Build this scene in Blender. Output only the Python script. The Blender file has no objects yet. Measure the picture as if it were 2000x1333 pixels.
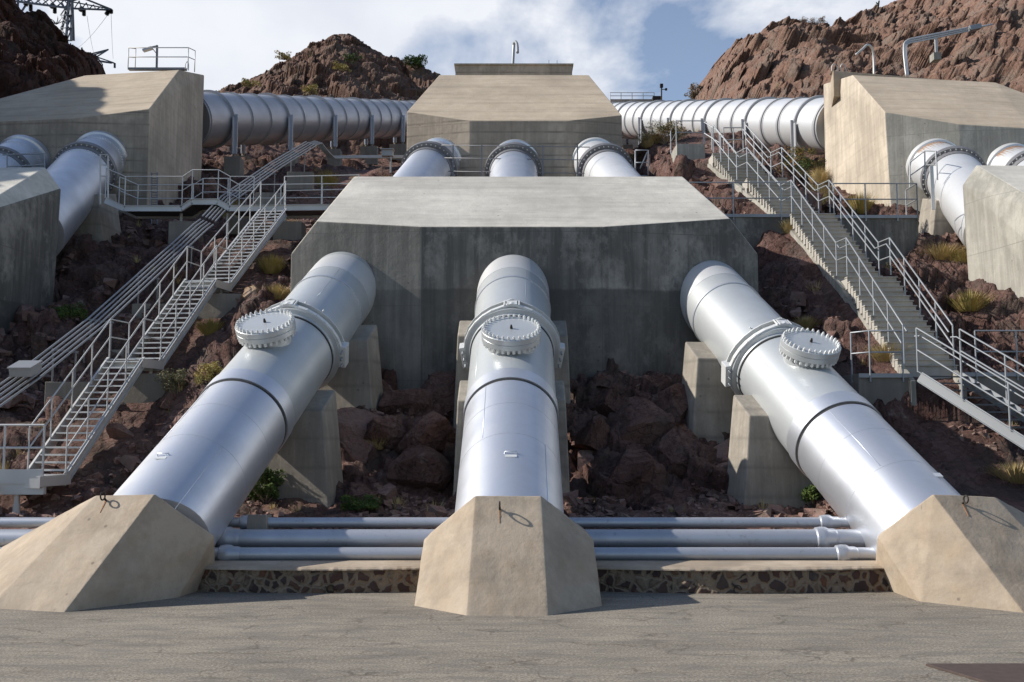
import bpy, bmesh, math, random
import numpy as np
from mathutils import Vector, Matrix
random.seed(7); np.random.seed(7)
R = math.radians; PI = math.pi
sc = bpy.context.scene
col = sc.collection
# ---------------------------------------------------------------- camera, world, sun, exposure
F = 1944.0; HOR = 840.0; CH = 2.7
TH = math.atan((HOR-666.5)/F)
cam = bpy.data.cameras.new('camera'); camo = bpy.data.objects.new('camera', cam); col.objects.link(camo)
cam.sensor_width = 36.0; cam.lens = F/2000.0*36.0
cam.clip_start = 0.1; cam.clip_end = 3000
camo.location = (0, 0, CH); camo.rotation_euler = (PI/2+TH, 0, 0)
sc.camera = camo
SUN_EL = R(33.5)
SDIR = Vector((-math.cos(SUN_EL)*math.cos(R(0.5)), math.cos(SUN_EL)*math.sin(R(0.5)), math.sin(SUN_EL)))
sl = bpy.data.lights.new('sun', 'SUN'); slo = bpy.data.objects.new('sun', sl); col.objects.link(slo)
sl.energy = 5.0; sl.angle = R(0.55); sl.color = (1.0, 0.94, 0.85)
slo.rotation_euler = SDIR.to_track_quat('Z', 'Y').to_euler(); slo.location = (-60, 0, 60)
w = bpy.data.worlds.new('World'); sc.world = w; w.use_nodes = True
nt = w.node_tree; nt.nodes.clear()
out = nt.nodes.new('ShaderNodeOutputWorld'); bg = nt.nodes.new('ShaderNodeBackground')
sky = nt.nodes.new('ShaderNodeTexSky'); sky.sky_type = 'NISHITA'; sky.sun_disc = False
sky.sun_elevation = SUN_EL; sky.sun_rotation = R(-90); sky.air_density = 1.0; sky.dust_density = 0.6; sky.ozone_density = 1.5
tc = nt.nodes.new('ShaderNodeTexCoord')
mp = nt.nodes.new('ShaderNodeMapping'); mp.inputs['Scale'].default_value = (1.0, 1.0, 1.5); mp.inputs['Location'].default_value = (1.9, 0.4, 0.3)
nt.links.new(tc.outputs['Generated'], mp.inputs['Vector'])
n1 = nt.nodes.new('ShaderNodeTexNoise'); n1.inputs['Scale'].default_value = 4.2; n1.inputs['Detail'].default_value = 9; n1.inputs['Roughness'].default_value = 0.55; n1.inputs['Distortion'].default_value = 0.15
n2 = nt.nodes.new('ShaderNodeTexNoise'); n2.inputs['Scale'].default_value = 5.5; n2.inputs['Detail'].default_value = 6
nt.links.new(mp.outputs['Vector'], n1.inputs['Vector']); nt.links.new(mp.outputs['Vector'], n2.inputs['Vector'])
cr = nt.nodes.new('ShaderNodeValToRGB'); cr.color_ramp.elements[0].color = (0.12, 0.12, 0.12, 1); cr.color_ramp.elements[0].position = 0.40; cr.color_ramp.elements[1].position = 0.535
nt.links.new(n1.outputs['Fac'], cr.inputs['Fac'])
cc = nt.nodes.new('ShaderNodeValToRGB')
cc.color_ramp.elements[0].position = 0.35; cc.color_ramp.elements[0].color = (7.2, 7.6, 8.5, 1)
cc.color_ramp.elements[1].position = 0.62; cc.color_ramp.elements[1].color = (8.7, 8.95, 9.5, 1)
nt.links.new(n2.outputs['Fac'], cc.inputs['Fac'])
sy = nt.nodes.new('ShaderNodeSeparateXYZ'); nt.links.new(tc.outputs['Generated'], sy.inputs[0])
mr = nt.nodes.new('ShaderNodeMapRange'); mr.inputs[1].default_value = -0.1; mr.inputs[2].default_value = 0.6; mr.inputs[3].default_value = 0.0; mr.inputs[4].default_value = 1.0; nt.links.new(sy.outputs['Y'], mr.inputs[0])
mu = nt.nodes.new('ShaderNodeMath'); mu.operation = 'MULTIPLY'
mx = nt.nodes.new('ShaderNodeMix'); mx.data_type = 'RGBA'
nt.links.new(cr.outputs['Color'], mu.inputs[0]); mz_ = nt.nodes.new('ShaderNodeMapRange'); mz_.inputs[1].default_value = 0.45; mz_.inputs[2].default_value = 0.75; mz_.inputs[3].default_value = 1.0; mz_.inputs[4].default_value = 0.15; nt.links.new(sy.outputs['Z'], mz_.inputs[0])
mu0 = nt.nodes.new('ShaderNodeMath'); mu0.operation = 'MULTIPLY'; nt.links.new(mr.outputs[0], mu0.inputs[0]); nt.links.new(mz_.outputs[0], mu0.inputs[1]); nt.links.new(mu0.outputs[0], mu.inputs[1]); nt.links.new(mu.outputs[0], mx.inputs['Factor']); sg = nt.nodes.new('ShaderNodeVectorMath'); sg.operation = 'MULTIPLY'; sg.inputs[1].default_value = (1.28, 1.30, 1.36); nt.links.new(sky.outputs['Color'], sg.inputs[0]); nt.links.new(sg.outputs[0], mx.inputs[6]); nt.links.new(cc.outputs['Color'], mx.inputs[7])
nt.links.new(mx.outputs[2], bg.inputs['Color']); bg.inputs['Strength'].default_value = 0.085
nt.links.new(bg.outputs['Background'], out.inputs['Surface'])
sc.view_settings.view_transform = 'Standard'; sc.view_settings.look = 'None'
sc.view_settings.exposure = 0.28; sc.view_settings.gamma = 1.0; sc.view_settings.use_curve_mapping = False
sc.cycles.max_bounces = 6
# ---------------------------------------------------------------- helpers
def ray(px, py):
    x = (px-1000)/F; u = (666.5-py)/F
    return Vector((x, math.cos(TH)-u*math.sin(TH), math.sin(TH)+u*math.cos(TH)))
def at(px, py, d):                      # survey point: on the sight line through a photo pixel, d metres away
    r = ray(px, py); return Vector((0, 0, CH))+r*(d/r.y)
def atz(px, py, z):
    r = ray(px, py); return Vector((0, 0, CH))+r*((z-CH)/r.z)
def V(*a): return Vector(a)
ORG = {}
def tag(o, label=None, cat=None, group=None, kind=None):
    if label: o['label'] = label
    if cat: o['category'] = cat
    if group: o['group'] = group
    if kind: o['kind'] = kind
    return o
def empty(name, loc, label, cat, group=None):
    o = bpy.data.objects.new(name, None); col.objects.link(o); o.location = loc; o.empty_display_size = 0.3
    ORG[o.name] = Vector(loc); return tag(o, label, cat, group)
def link(name, me, mat, parent=None):
    o = bpy.data.objects.new(name, me); col.objects.link(o)
    if mat is not None and not me.materials: me.materials.append(mat)
    if parent is not None:
        org = ORG[parent.name]
        me.transform(Matrix.Translation(-org)); o.parent = parent; ORG[o.name] = org
    else:
        # origin at the thing's base
        if len(me.vertices):
            n = len(me.vertices); a = np.empty(n*3); me.vertices.foreach_get('co', a); a = a.reshape(-1, 3)
            c = Vector(((a[:, 0].min()+a[:, 0].max())/2, (a[:, 1].min()+a[:, 1].max())/2, a[:, 2].min()))
            me.transform(Matrix.Translation(-c)); o.location = c; ORG[o.name] = c
    return o
class MB:
    def __init__(s): s.v = []; s.f = []; s.mi = []
    def add(s, vs, fs):
        b = len(s.v); s.v += [tuple(v) for v in vs]; s.f += [tuple(b+i for i in f) for f in fs]; return s
    def box(s, c, size, M=None):
        x, y, z = (q/2 for q in size); vs = []
        for a in (-x, x):
            for b in (-y, y):
                for d in (-z, z):
                    p = Vector((a, b, d)); p = (M @ p if M is not None else p)+Vector(c); vs.append(p)
        return s.add(vs, [(0, 1, 3, 2), (4, 6, 7, 5), (0, 4, 5, 1), (2, 3, 7, 6), (0, 2, 6, 4), (1, 5, 7, 3)])
    def beam(s, a, b, wd, ht, up=(0, 0, 1)):
        a = Vector(a); b = Vector(b); d = (b-a); L = d.length; d.normalize(); up = Vector(up)
        side = d.cross(up)
        if side.length < 1e-4: side = d.cross(Vector((0, 1, 0)))
        side.normalize(); u = side.cross(d)
        M = Matrix((side, d, u)).transposed(); return s.box((a+b)/2, (wd, L, ht), M)
    def tube(s, pts, r, n=10, cap=True, radii=None):
        pts = [Vector(p) for p in pts]; m = len(pts)
        t0 = (pts[1]-pts[0]).normalized(); ref = Vector((0, 0, 1)) if abs(t0.z) < 0.9 else Vector((1, 0, 0))
        nrm = (ref-t0*ref.dot(t0)).normalized(); rings = []
        for i in range(m):
            if i == 0: t = t0
            elif i == m-1: t = (pts[i]-pts[i-1]).normalized()
            else:
                t = ((pts[i]-pts[i-1]).normalized()+(pts[i+1]-pts[i]).normalized())
                t = t.normalized() if t.length > 1e-6 else (pts[i]-pts[i-1]).normalized()
            nrm = (nrm-t*nrm.dot(t)).normalized(); bi = t.cross(nrm)
            k = 1.0
            if 0 < i < m-1:
                cs = t.dot((pts[i]-pts[i-1]).normalized()); k = 1/max(0.5, cs)
            rr = radii[i] if radii else r
            rings.append([pts[i]+(nrm*math.cos(2*PI*j/n)+bi*math.sin(2*PI*j/n))*rr for j in range(n)])
        b = len(s.v)
        for rg in rings: s.v += [tuple(p) for p in rg]
        for i in range(m-1):
            for j in range(n):
                a = b+i*n+j; c = b+i*n+(j+1) % n
                s.f.append((a, c, c+n, a+n))
        if cap: s.f.append(tuple(b+j for j in range(n))[::-1]); s.f.append(tuple(b+(m-1)*n+j for j in range(n)))
        return s
    def lathe(s, a, axis, prof, n=48, closed=True):   # prof: (t along axis, radius)
        a = Vector(a); ax = Vector(axis).normalized()
        ref = Vector((0, 0, 1)) if abs(ax.z) < 0.9 else Vector((1, 0, 0))
        u = (ref-ax*ref.dot(ax)).normalized(); v = ax.cross(u); b = len(s.v)
        for (t, r) in prof:
            for j in range(n):
                s.v.append(tuple(a+ax*t+(u*math.cos(2*PI*j/n)+v*math.sin(2*PI*j/n))*r))
        m = len(prof)
        rng = m if closed else m-1
        for i in range(rng):
            for j in range(n):
                i2 = (i+1) % m; s.f.append((b+i*n+j, b+i*n+(j+1) % n, b+i2*n+(j+1) % n, b+i2*n+j))
        return s
    def build(s, name, mat, parent=None, smooth=False, auto=None, bevel=0):
        me = bpy.data.meshes.new(name); me.from_pydata(s.v, [], s.f)
        bm = bmesh.new(); bm.from_mesh(me)
        bmesh.ops.recalc_face_normals(bm, faces=bm.faces)
        if bevel: bmesh.ops.bevel(bm, geom=list(bm.edges), offset=bevel, segments=2, affect='EDGES', profile=0.6)
        ang = R(auto) if auto else None
        for f_ in bm.faces: f_.smooth = smooth
        if smooth and ang:
            for e in bm.edges:
                if len(e.link_faces) == 2 and e.calc_face_angle(0) > ang: e.smooth = False
        bm.to_mesh(me); bm.free()
        return link(name, me, mat, parent)
def hull(name, pts, mat, parent=None, bevel=0.03, diss=2.5, rough=0.0, cut=0):
    bm = bmesh.new()
    for p in pts: bm.verts.new(p)
    r_ = bmesh.ops.convex_hull(bm, input=bm.verts)
    bmesh.ops.delete(bm, geom=[v for v in bm.verts if not v.link_faces], context='VERTS')
    bmesh.ops.dissolve_limit(bm, angle_limit=R(diss), verts=bm.verts, edges=bm.edges)
    if bevel: bmesh.ops.bevel(bm, geom=list(bm.edges), offset=bevel, segments=2, affect='EDGES', profile=0.5)
    if cut:
        bmesh.ops.triangulate(bm, faces=bm.faces)
        for _ in range(10):
            es = [e for e in bm.edges if e.calc_length() > cut]
            if not es: break
            bmesh.ops.subdivide_edges(bm, edges=es, cuts=1)
            bmesh.ops.triangulate(bm, faces=[f for f in bm.faces if len(f.verts) > 3])
        bm.normal_update()
        co = np.array([v.co[:] for v in bm.verts]); no = np.array([v.normal[:] for v in bm.verts])
        dd = (fbm(co*2.2, 3)*1.0+fbm(co*9, 2)*0.35)*rough
        co = co+no*dd[:, None]
        for v, c in zip(bm.verts, co): v.co = c
    me = bpy.data.meshes.new(name); bm.to_mesh(me); bm.free()
    if cut:
        for p in me.polygons: p.use_smooth = True
        me.set_sharp_from_angle(angle=R(13))
    return link(name, me, mat, parent)
# ---- noise
def _h(ix, iy, iz, k):
    n = (ix*374761393+iy*668265263+iz*2147483647+k*1274126177) & 0xffffffff
    n = ((n ^ (n >> 13))*1274126177) & 0xffffffff
    n = ((n ^ (n >> 16))*2246822519) & 0xffffffff
    return ((n ^ (n >> 15)) & 0xffffff)/float(0xffffff)
def vnoise(p, k=0):
    i = np.floor(p).astype(np.int64); f = p-i; f = f*f*(3-2*f); r = 0
    for a in (0, 1):
        for b in (0, 1):
            for c in (0, 1):
                wgt = (f[:, 0] if a else 1-f[:, 0])*(f[:, 1] if b else 1-f[:, 1])*(f[:, 2] if c else 1-f[:, 2])
                r = r+wgt*_h(i[:, 0]+a, i[:, 1]+b, i[:, 2]+c, k)
    return r*2-1
def fbm(p, o=4, k=0):
    r = 0; a = 0.5
    for q in range(o): r = r+a*vnoise(p*(2.03**q), k+q); a *= 0.5
    return r
def facets(p, k=0, tilt=0.9):
    """blocky fractured-rock noise: nearest jittered cell, random offset plus tilted facet"""
    i = np.floor(p).astype(np.int64); best = np.full(len(p), 1e9); val = np.zeros(len(p)); sec = np.full(len(p), 1e9)
    for a in (-1, 0, 1):
        for b in (-1, 0, 1):
            for c in (-1, 0, 1):
                x, y, z = i[:, 0]+a, i[:, 1]+b, i[:, 2]+c
                cx = x+_h(x, y, z, k); cy = y+_h(x, y, z, k+1); cz = z+_h(x, y, z, k+2)
                dx, dy, dz = p[:, 0]-cx, p[:, 1]-cy, p[:, 2]-cz
                d = dx*dx+dy*dy+dz*dz
                h = (_h(x, y, z, k+3)-0.5)*1.0+tilt*(dx*(_h(x, y, z, k+4)-0.5)+dy*(_h(x, y, z, k+5)-0.5)+dz*(_h(x, y, z, k+6)-0.5))*1.6
                m = d < best
                sec = np.where(m, best, np.minimum(sec, d)); val = np.where(m, h, val); best = np.where(m, d, best)
    crack = np.clip((np.sqrt(sec)-np.sqrt(best))/0.12, 0, 1)
    return val-(1-crack)*0.22
def rockn(p, s=1.0, k=0):
    wv = np.stack([fbm(p/s*0.9, 2, 50), fbm(p/s*0.9, 2, 60), fbm(p/s*0.9, 2, 70)], 1)*0.22*s
    p = p+wv; ca_, sa_ = math.cos(0.5), math.sin(0.5)
    q = np.stack([(p[:, 0]*ca_-p[:, 2]*sa_)*0.85, p[:, 1]*0.9+p[:, 2]*0.25, (p[:, 0]*sa_+p[:, 2]*ca_)*1.75], 1)
    return 0.62*facets(q/(2.0*s), k, 1.2)+0.30*facets(q/(0.8*s), k+11, 1.2)+0.12*facets(q/(0.33*s), k+23, 1.2)+0.045*facets(q/(0.14*s), k+31, 1.2)
# ---------------------------------------------------------------- materials
def newmat(name):
    m = bpy.data.materials.new(name); m.use_nodes = True; t = m.node_tree; b = t.nodes['Principled BSDF']
    return m, t, b
def pos(t, scale=(1, 1, 1)):
    g = t.nodes.new('ShaderNodeNewGeometry'); mm = t.nodes.new('ShaderNodeMapping'); mm.inputs['Scale'].default_value = scale
    t.links.new(g.outputs['Position'], mm.inputs['Vector']); return mm.outputs['Vector']
def noise(t, vec, s, det=4, ro=0.55):
    n = t.nodes.new('ShaderNodeTexNoise'); n.inputs['Scale'].default_value = s; n.inputs['Detail'].default_value = det; n.inputs['Roughness'].default_value = ro
    t.links.new(vec, n.inputs['Vector']); return n.outputs['Fac']
def ramp(t, fac, stops):
    r = t.nodes.new('ShaderNodeValToRGB'); e = r.color_ramp.elements
    while len(e) < len(stops): e.new(0.5)
    for q, (p, c) in zip(e, stops): q.position = p; q.color = (c[0], c[1], c[2], 1) if hasattr(c, '__len__') else (c, c, c, 1)
    t.links.new(fac, r.inputs['Fac']); return r.outputs['Color']
def mix(t, fac, a, b, mode='MIX'):
    m = t.nodes.new('ShaderNodeMix'); m.data_type = 'RGBA'; m.blend_type = mode
    if isinstance(fac, (int, float)): m.inputs['Factor'].default_value = fac
    else: t.links.new(fac, m.inputs['Factor'])
    for idx, q in ((6, a), (7, b)):
        if hasattr(q, 'links') or not isinstance(q, (tuple, list)): t.links.new(q, m.inputs[idx])
        else: m.inputs[idx].default_value = (q[0], q[1], q[2], 1)
    return m.outputs[2]
def bump(t, b, h, st=0.3, dist=0.02, prev=None):
    n = t.nodes.new('ShaderNodeBump'); n.inputs['Strength'].default_value = st; n.inputs['Distance'].default_value = dist
    t.links.new(h, n.inputs['Height'])
    if prev is not None: t.links.new(prev, n.inputs['Normal'])
    t.links.new(n.outputs['Normal'], b.inputs['Normal']); return n.outputs['Normal']
def concrete(name, c, dark=0.6, streak=0.5, boards=0.0, bscale=1.0, bdir='Z', warm=None, lines=None, zband=None, hstreak=0.0, blotch=0.0):
    m, t, b = newmat(name); b.inputs['Roughness'].default_value = 0.88
    v = pos(t)
    big = noise(t, v, 0.45, 5, 0.6); fine = noise(t, v, 14, 5, 0.7); mid = noise(t, v, 2.3, 6, 0.65)
    dark = dark*0.9; d = tuple(q*dark for q in c); l = tuple(min(1, q*1.2) for q in c)
    c1 = ramp(t, big, [(0.3, d), (0.52, c), (0.75, l)])
    c2 = mix(t, ramp(t, mid, [(0.35, 0.0), (0.7, 0.55)]), c1, warm or tuple(q*0.78 for q in c))
    if streak:
        st = noise(t, pos(t, (3.0, 3.0, 0.16)), 1.6, 6, 0.7)
        c2 = mix(t, ramp(t, st, [(0.42, streak), (0.62, 0.0)]), c2, tuple(q*0.42 for q in c))
        st2 = noise(t, pos(t, (5.0, 5.0, 0.22)), 1.3, 5, 0.7)
        c2 = mix(t, ramp(t, st2, [(0.58, 0.0), (0.72, streak*0.6)]), c2, tuple(min(1, q*1.7) for q in c))
    if hstreak:
        hs = noise(t, pos(t, (0.22, 2.4, 2.4)), 1.5, 7, 0.7)
        c2 = mix(t, ramp(t, hs, [(0.36, hstreak), (0.50, 0.0)]), c2, tuple(q*0.55 for q in c)); c2 = mix(t, ramp(t, hs, [(0.55, 0.0), (0.72, hstreak)]), c2, tuple(min(1, q*1.25) for q in c))
    if blotch:
        bn = noise(t, pos(t, (1, 1, 0.7)), 0.75, 9, 0.72)
        c2 = mix(t, ramp(t, bn, [(0.50, 0.0), (0.62, blotch)]), c2, tuple(min(1, q*1.55) for q in c)); c2 = mix(t, ramp(t, bn, [(0.36, blotch), (0.47, 0.0)]), c2, tuple(q*0.5 for q in c))
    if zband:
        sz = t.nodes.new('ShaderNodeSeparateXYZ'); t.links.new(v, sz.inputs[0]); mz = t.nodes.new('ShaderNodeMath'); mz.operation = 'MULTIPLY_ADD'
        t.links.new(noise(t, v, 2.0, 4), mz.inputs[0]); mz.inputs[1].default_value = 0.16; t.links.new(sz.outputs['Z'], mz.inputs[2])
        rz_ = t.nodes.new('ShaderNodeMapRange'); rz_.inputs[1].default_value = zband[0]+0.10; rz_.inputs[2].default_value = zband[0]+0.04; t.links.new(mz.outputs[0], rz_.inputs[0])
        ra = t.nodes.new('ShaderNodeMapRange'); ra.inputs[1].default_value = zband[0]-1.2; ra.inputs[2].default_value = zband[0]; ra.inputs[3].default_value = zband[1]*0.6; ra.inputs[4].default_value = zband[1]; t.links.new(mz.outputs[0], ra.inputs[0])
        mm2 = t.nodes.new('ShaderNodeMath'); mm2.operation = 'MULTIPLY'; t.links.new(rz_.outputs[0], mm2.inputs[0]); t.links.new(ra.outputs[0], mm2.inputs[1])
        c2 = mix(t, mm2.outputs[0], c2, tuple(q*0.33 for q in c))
    h = fine
    if boards:
        wv = t.nodes.new('ShaderNodeTexWave'); wv.wave_type = 'BANDS'; wv.bands_direction = bdir; wv.wave_profile = 'SAW'
        wv.inputs['Scale'].default_value = bscale; wv.inputs['Distortion'].default_value = 0.35; wv.inputs['Detail'].default_value = 2; wv.inputs['Detail Scale'].default_value = 0.6
        t.links.new(v, wv.inputs['Vector'])
        ln = ramp(t, wv.outputs['Fac'], [(0.0, 1.0), (0.13, 0.0), (0.90, 0.0), (1.0, 1.0)])
        br = noise(t, v, 1.1, 3)
        ml = t.nodes.new('ShaderNodeMath'); ml.operation = 'MULTIPLY'; t.links.new(ln, ml.inputs[0])
        t.links.new(ramp(t, br, [(0.38, boards*0.35), (0.62, boards)]), ml.inputs[1])
        c2 = mix(t, ml.outputs[0], c2, tuple(q*0.45 for q in c))
        mh = t.nodes.new('ShaderNodeMath'); mh.operation = 'SUBTRACT'; t.links.new(fine, mh.inputs[0]); t.links.new(ml.outputs[0], mh.inputs[1]); h = mh.outputs[0]
    if lines:      # construction joints and tie holes
        bt = t.nodes.new('ShaderNodeTexBrick'); bt.offset = 0.0
        sp = t.nodes.new('ShaderNodeSeparateXYZ'); cb = t.nodes.new('ShaderNodeCombineXYZ'); t.links.new(v, sp.inputs[0])
        t.links.new(sp.outputs['X'], cb.inputs['X']); t.links.new(sp.outputs['Z'], cb.inputs['Y']); t.links.new(cb.outputs[0], bt.inputs['Vector'])
        bt.inputs['Scale'].default_value = 1.0; bt.inputs['Brick Width'].default_value = lines[0]; bt.inputs['Row Height'].default_value = lines[1]
        bt.inputs['Mortar Size'].default_value = 0.012; bt.inputs['Color1'].default_value = (0, 0, 0, 1); bt.inputs['Color2'].default_value = (0.25, 0.25, 0.25, 1); bt.inputs['Mortar'].default_value = (1, 1, 1, 1)
        c2 = mix(t, ramp(t, bt.outputs['Color'], [(0.0, 0.0), (0.3, 0.16), (1.0, 0.6)]), c2, tuple(q*0.5 for q in c))
    sp_ = noise(t, v, 60, 2, 0.5)
    c2 = mix(t, ramp(t, sp_, [(0.60, 0.0), (0.75, 0.35)]), c2, tuple(q*0.55 for q in c))
    pits = t.nodes.new('ShaderNodeTexVoronoi'); pits.inputs['Scale'].default_value = 2.1; t.links.new(v, pits.inputs['Vector'])
    c2 = mix(t, ramp(t, pits.outputs['Distance'], [(0.04, 0.7), (0.075, 0.0)]), c2, tuple(q*0.35 for q in c))
    t.links.new(c2, b.inputs['Base Color'])
    n = bump(t, b, mid, 0.35, 0.05); bump(t, b, h, 0.35, 0.015, n)
    return m
def metal(name, c, met=0.0, ro=0.4, dirt=0.2, warmc=(0.35, 0.27, 0.2), sc_=1.0, spec=0.5, coat=0.0):
    m, t, b = newmat(name); v = pos(t)
    n = noise(t, v, 1.1*sc_, 6, 0.6); n2_ = noise(t, v, 7*sc_, 4, 0.6)
    c1 = ramp(t, n, [(0.3, tuple(q*0.88 for q in c)), (0.7, tuple(min(1, q*1.06) for q in c))])
    c1 = mix(t, ramp(t, n2_, [(0.6, 0.0), (0.78, dirt)]), c1, warmc)
    t.links.new(c1, b.inputs['Base Color']); b.inputs['Metallic'].default_value = met
    b.inputs['Specular IOR Level'].default_value = spec
    t.links.new(ramp(t, n, [(0.3, ro*1.15), (0.7, ro*0.88)]), b.inputs['Roughness'])
    bump(t, b, n2_, 0.08, 0.01)
    return m
def rock(name, cs, s=1.0, veg=None, bs=1.0):
    m, t, b = newmat(name); b.inputs['Roughness'].default_value = 0.92; b.inputs['Specular IOR Level'].default_value = 0.2
    v = pos(t)
    n = noise(t, v, 0.35/s, 6, 0.65); n2_ = noise(t, v, 2.2/s, 7, 0.7); n3 = noise(t, v, 11/s, 5, 0.7)
    vo = t.nodes.new('ShaderNodeTexVoronoi'); vo.inputs['Scale'].default_value = 1.3/s; vo.inputs['Randomness'].default_value = 1
    wn = t.nodes.new('ShaderNodeMix'); wn.data_type = 'RGBA'; wn.blend_type = 'ADD'; wn.inputs['Factor'].default_value = 0.6
    nn = t.nodes.new('ShaderNodeTexNoise'); nn.inputs['Scale'].default_value = 1.5/s; nn.inputs['Detail'].default_value = 5; t.links.new(v, nn.inputs['Vector'])
    t.links.new(v, wn.inputs[6]); t.links.new(nn.outputs['Color'], wn.inputs[7]); t.links.new(wn.outputs[2], vo.inputs['Vector'])
    c1 = ramp(t, n, [(0.28, cs[0]), (0.5, cs[1]), (0.72, cs[2])])
    sepc = t.nodes.new('ShaderNodeSeparateColor'); t.links.new(vo.outputs['Color'], sepc.inputs[0])
    c1 = mix(t, ramp(t, sepc.outputs[0], [(0.2, 0.0), (0.9, 0.55)]), c1, cs[3])
    c1 = mix(t, ramp(t, n2_, [(0.30, 0.85), (0.46, 0.0)]), c1, tuple(q*0.35 for q in cs[0]))
    c1 = mix(t, ramp(t, n2_, [(0.58, 0.0), (0.74, 0.65)]), c1, cs[4])
    c1 = mix(t, ramp(t, n3, [(0.34, 0.6), (0.5, 0.0)]), c1, tuple(q*0.4 for q in cs[1]))
    if veg: c1 = mix(t, ramp(t, noise(t, v, 1.4/s, 7, 0.75), [(0.60, 0.0), (0.68, 0.75)]), c1, veg)
    gn = t.nodes.new('ShaderNodeNewGeometry'); sn = t.nodes.new('ShaderNodeSeparateXYZ'); t.links.new(gn.outputs['True Normal'], sn.inputs[0])
    du = t.nodes.new('ShaderNodeMath'); du.operation = 'MULTIPLY'; t.links.new(ramp(t, sn.outputs['Z'], [(0.62, 0.0), (0.92, 0.7)]), du.inputs[0]); t.links.new(ramp(t, noise(t, v, 1.7/s, 6, 0.7), [(0.38, 0.0), (0.6, 1.0)]), du.inputs[1])
    c1 = mix(t, du.outputs[0], c1, tuple(q*1.25 for q in cs[2]))
    c1 = mix(t, ramp(t, noise(t, v, 0.9/s, 7, 0.7), [(0.50, 0.0), (0.62, 0.7)]), c1, (cs[1][1]*1.6, cs[1][1]*1.28, cs[1][1]*1.06))
    t.links.new(c1, b.inputs['Base Color'])
    ve = t.nodes.new('ShaderNodeTexVoronoi'); ve.feature = 'DISTANCE_TO_EDGE'; ve.inputs['Scale'].default_value = 3.0/s; t.links.new(wn.outputs[2], ve.inputs['Vector'])
    a = bump(t, b, ramp(t, ve.outputs['Distance'], [(0.0, 0.0), (0.08, 1.0)]), 0.45*bs, 0.05*s)
    a = bump(t, b, n2_, 0.5*bs, 0.14*s, a); bump(t, b, n3, 0.7*bs, 0.05*s, a)
    return m
def plain(name, c, ro=0.8, met=0.0):
    m, t, b = newmat(name); n = noise(t, pos(t), 9, 4)
    t.links.new(ramp(t, n, [(0.3, tuple(q*0.8 for q in c)), (0.7, tuple(min(1, q*1.15) for q in c))]), b.inputs['Base Color'])
    b.inputs['Roughness'].default_value = ro; b.inputs['Metallic'].default_value = met; return m
def leafm(name, c1, c2, s=3):
    m, t, b = newmat(name); n = noise(t, pos(t), s, 3)
    t.links.new(ramp(t, n, [(0.35, c1), (0.65, c2)]), b.inputs['Base Color']); b.inputs['Roughness'].default_value = 0.7
    b.inputs['Specular IOR Level'].default_value = 0.2; return m
M = {}
M['tan'] = concrete('weathered_tan_concrete', (0.36, 0.298, 0.228), 0.80, 0.0, warm=(0.33, 0.24, 0.155), blotch=0.38, hstreak=0.3)
M['board'] = concrete('board_formed_concrete', (0.40, 0.335, 0.26), 0.72, 0.35, boards=1.0, bscale=0.62, lines=(3.1, 2.6), blotch=0.4)
M['boardroof'] = concrete('board_marked_tan_roof_concrete', (0.46, 0.385, 0.29), 0.84, 0.0, boards=0.35, bscale=0.5, warm=(0.40, 0.31, 0.22), hstreak=0.35)
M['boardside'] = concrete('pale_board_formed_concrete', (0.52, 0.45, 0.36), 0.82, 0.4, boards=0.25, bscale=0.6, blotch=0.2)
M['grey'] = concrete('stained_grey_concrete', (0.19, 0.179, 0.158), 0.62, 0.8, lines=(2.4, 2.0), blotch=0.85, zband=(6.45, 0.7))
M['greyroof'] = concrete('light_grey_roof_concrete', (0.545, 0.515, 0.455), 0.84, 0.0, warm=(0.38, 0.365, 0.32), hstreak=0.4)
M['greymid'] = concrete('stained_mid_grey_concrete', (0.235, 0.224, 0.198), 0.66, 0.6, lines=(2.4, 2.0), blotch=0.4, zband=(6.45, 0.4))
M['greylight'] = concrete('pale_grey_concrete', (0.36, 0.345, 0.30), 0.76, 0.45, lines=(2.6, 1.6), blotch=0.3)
M['pier'] = concrete('pier_concrete', (0.33, 0.295, 0.245), 0.74, 0.4, blotch=0.3, boards=0.6, bscale=0.5)
M['dull'] = concrete('dull_footing_concrete', (0.25, 0.225, 0.19), 0.7, 0.3)
M['stair'] = concrete('stair_concrete', (0.42, 0.395, 0.35), 0.8, 0.15)
M['silver'] = metal('aluminium_paint', (0.655, 0.68, 0.73), 0.80, 0.42, 0.12, (0.5, 0.5, 0.5), 1.0)
M['cream'] = metal('pale_primer_paint', (0.54, 0.565, 0.575), 0.5, 0.40, 0.25, (0.5, 0.48, 0.42), 0.8)
M['white'] = metal('white_aluminium_paint', (0.68, 0.69, 0.70), 0.5, 0.42, 0.15, (0.45, 0.38, 0.3), 0.7)
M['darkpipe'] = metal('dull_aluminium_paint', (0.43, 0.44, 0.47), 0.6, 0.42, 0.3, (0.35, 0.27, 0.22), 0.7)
M['ringgrey'] = metal('grey_flange_paint', (0.20, 0.20, 0.21), 0.3, 0.5, 0.2)
M['ringlight'] = metal('mid_grey_ring_paint', (0.38, 0.385, 0.40), 0.3, 0.5, 0.2)
M['bolt'] = metal('bolt_paint', (0.66, 0.67, 0.66), 0.2, 0.4, 0.1)
M['gap'] = plain('dark_rubber_gasket', (0.02, 0.02, 0.02), 0.8)
M['galv'] = metal('galvanised_steel', (0.30, 0.315, 0.33), 0.5, 0.5, 0.15)
M['galvlight'] = metal('pale_galvanised_steel', (0.50, 0.50, 0.49), 0.35, 0.5, 0.25)
M['smallpipe'] = metal('small_pipe_aluminium_paint', (0.44, 0.46, 0.50), 0.55, 0.42, 0.6, (0.2, 0.19, 0.18), 1.2)
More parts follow.
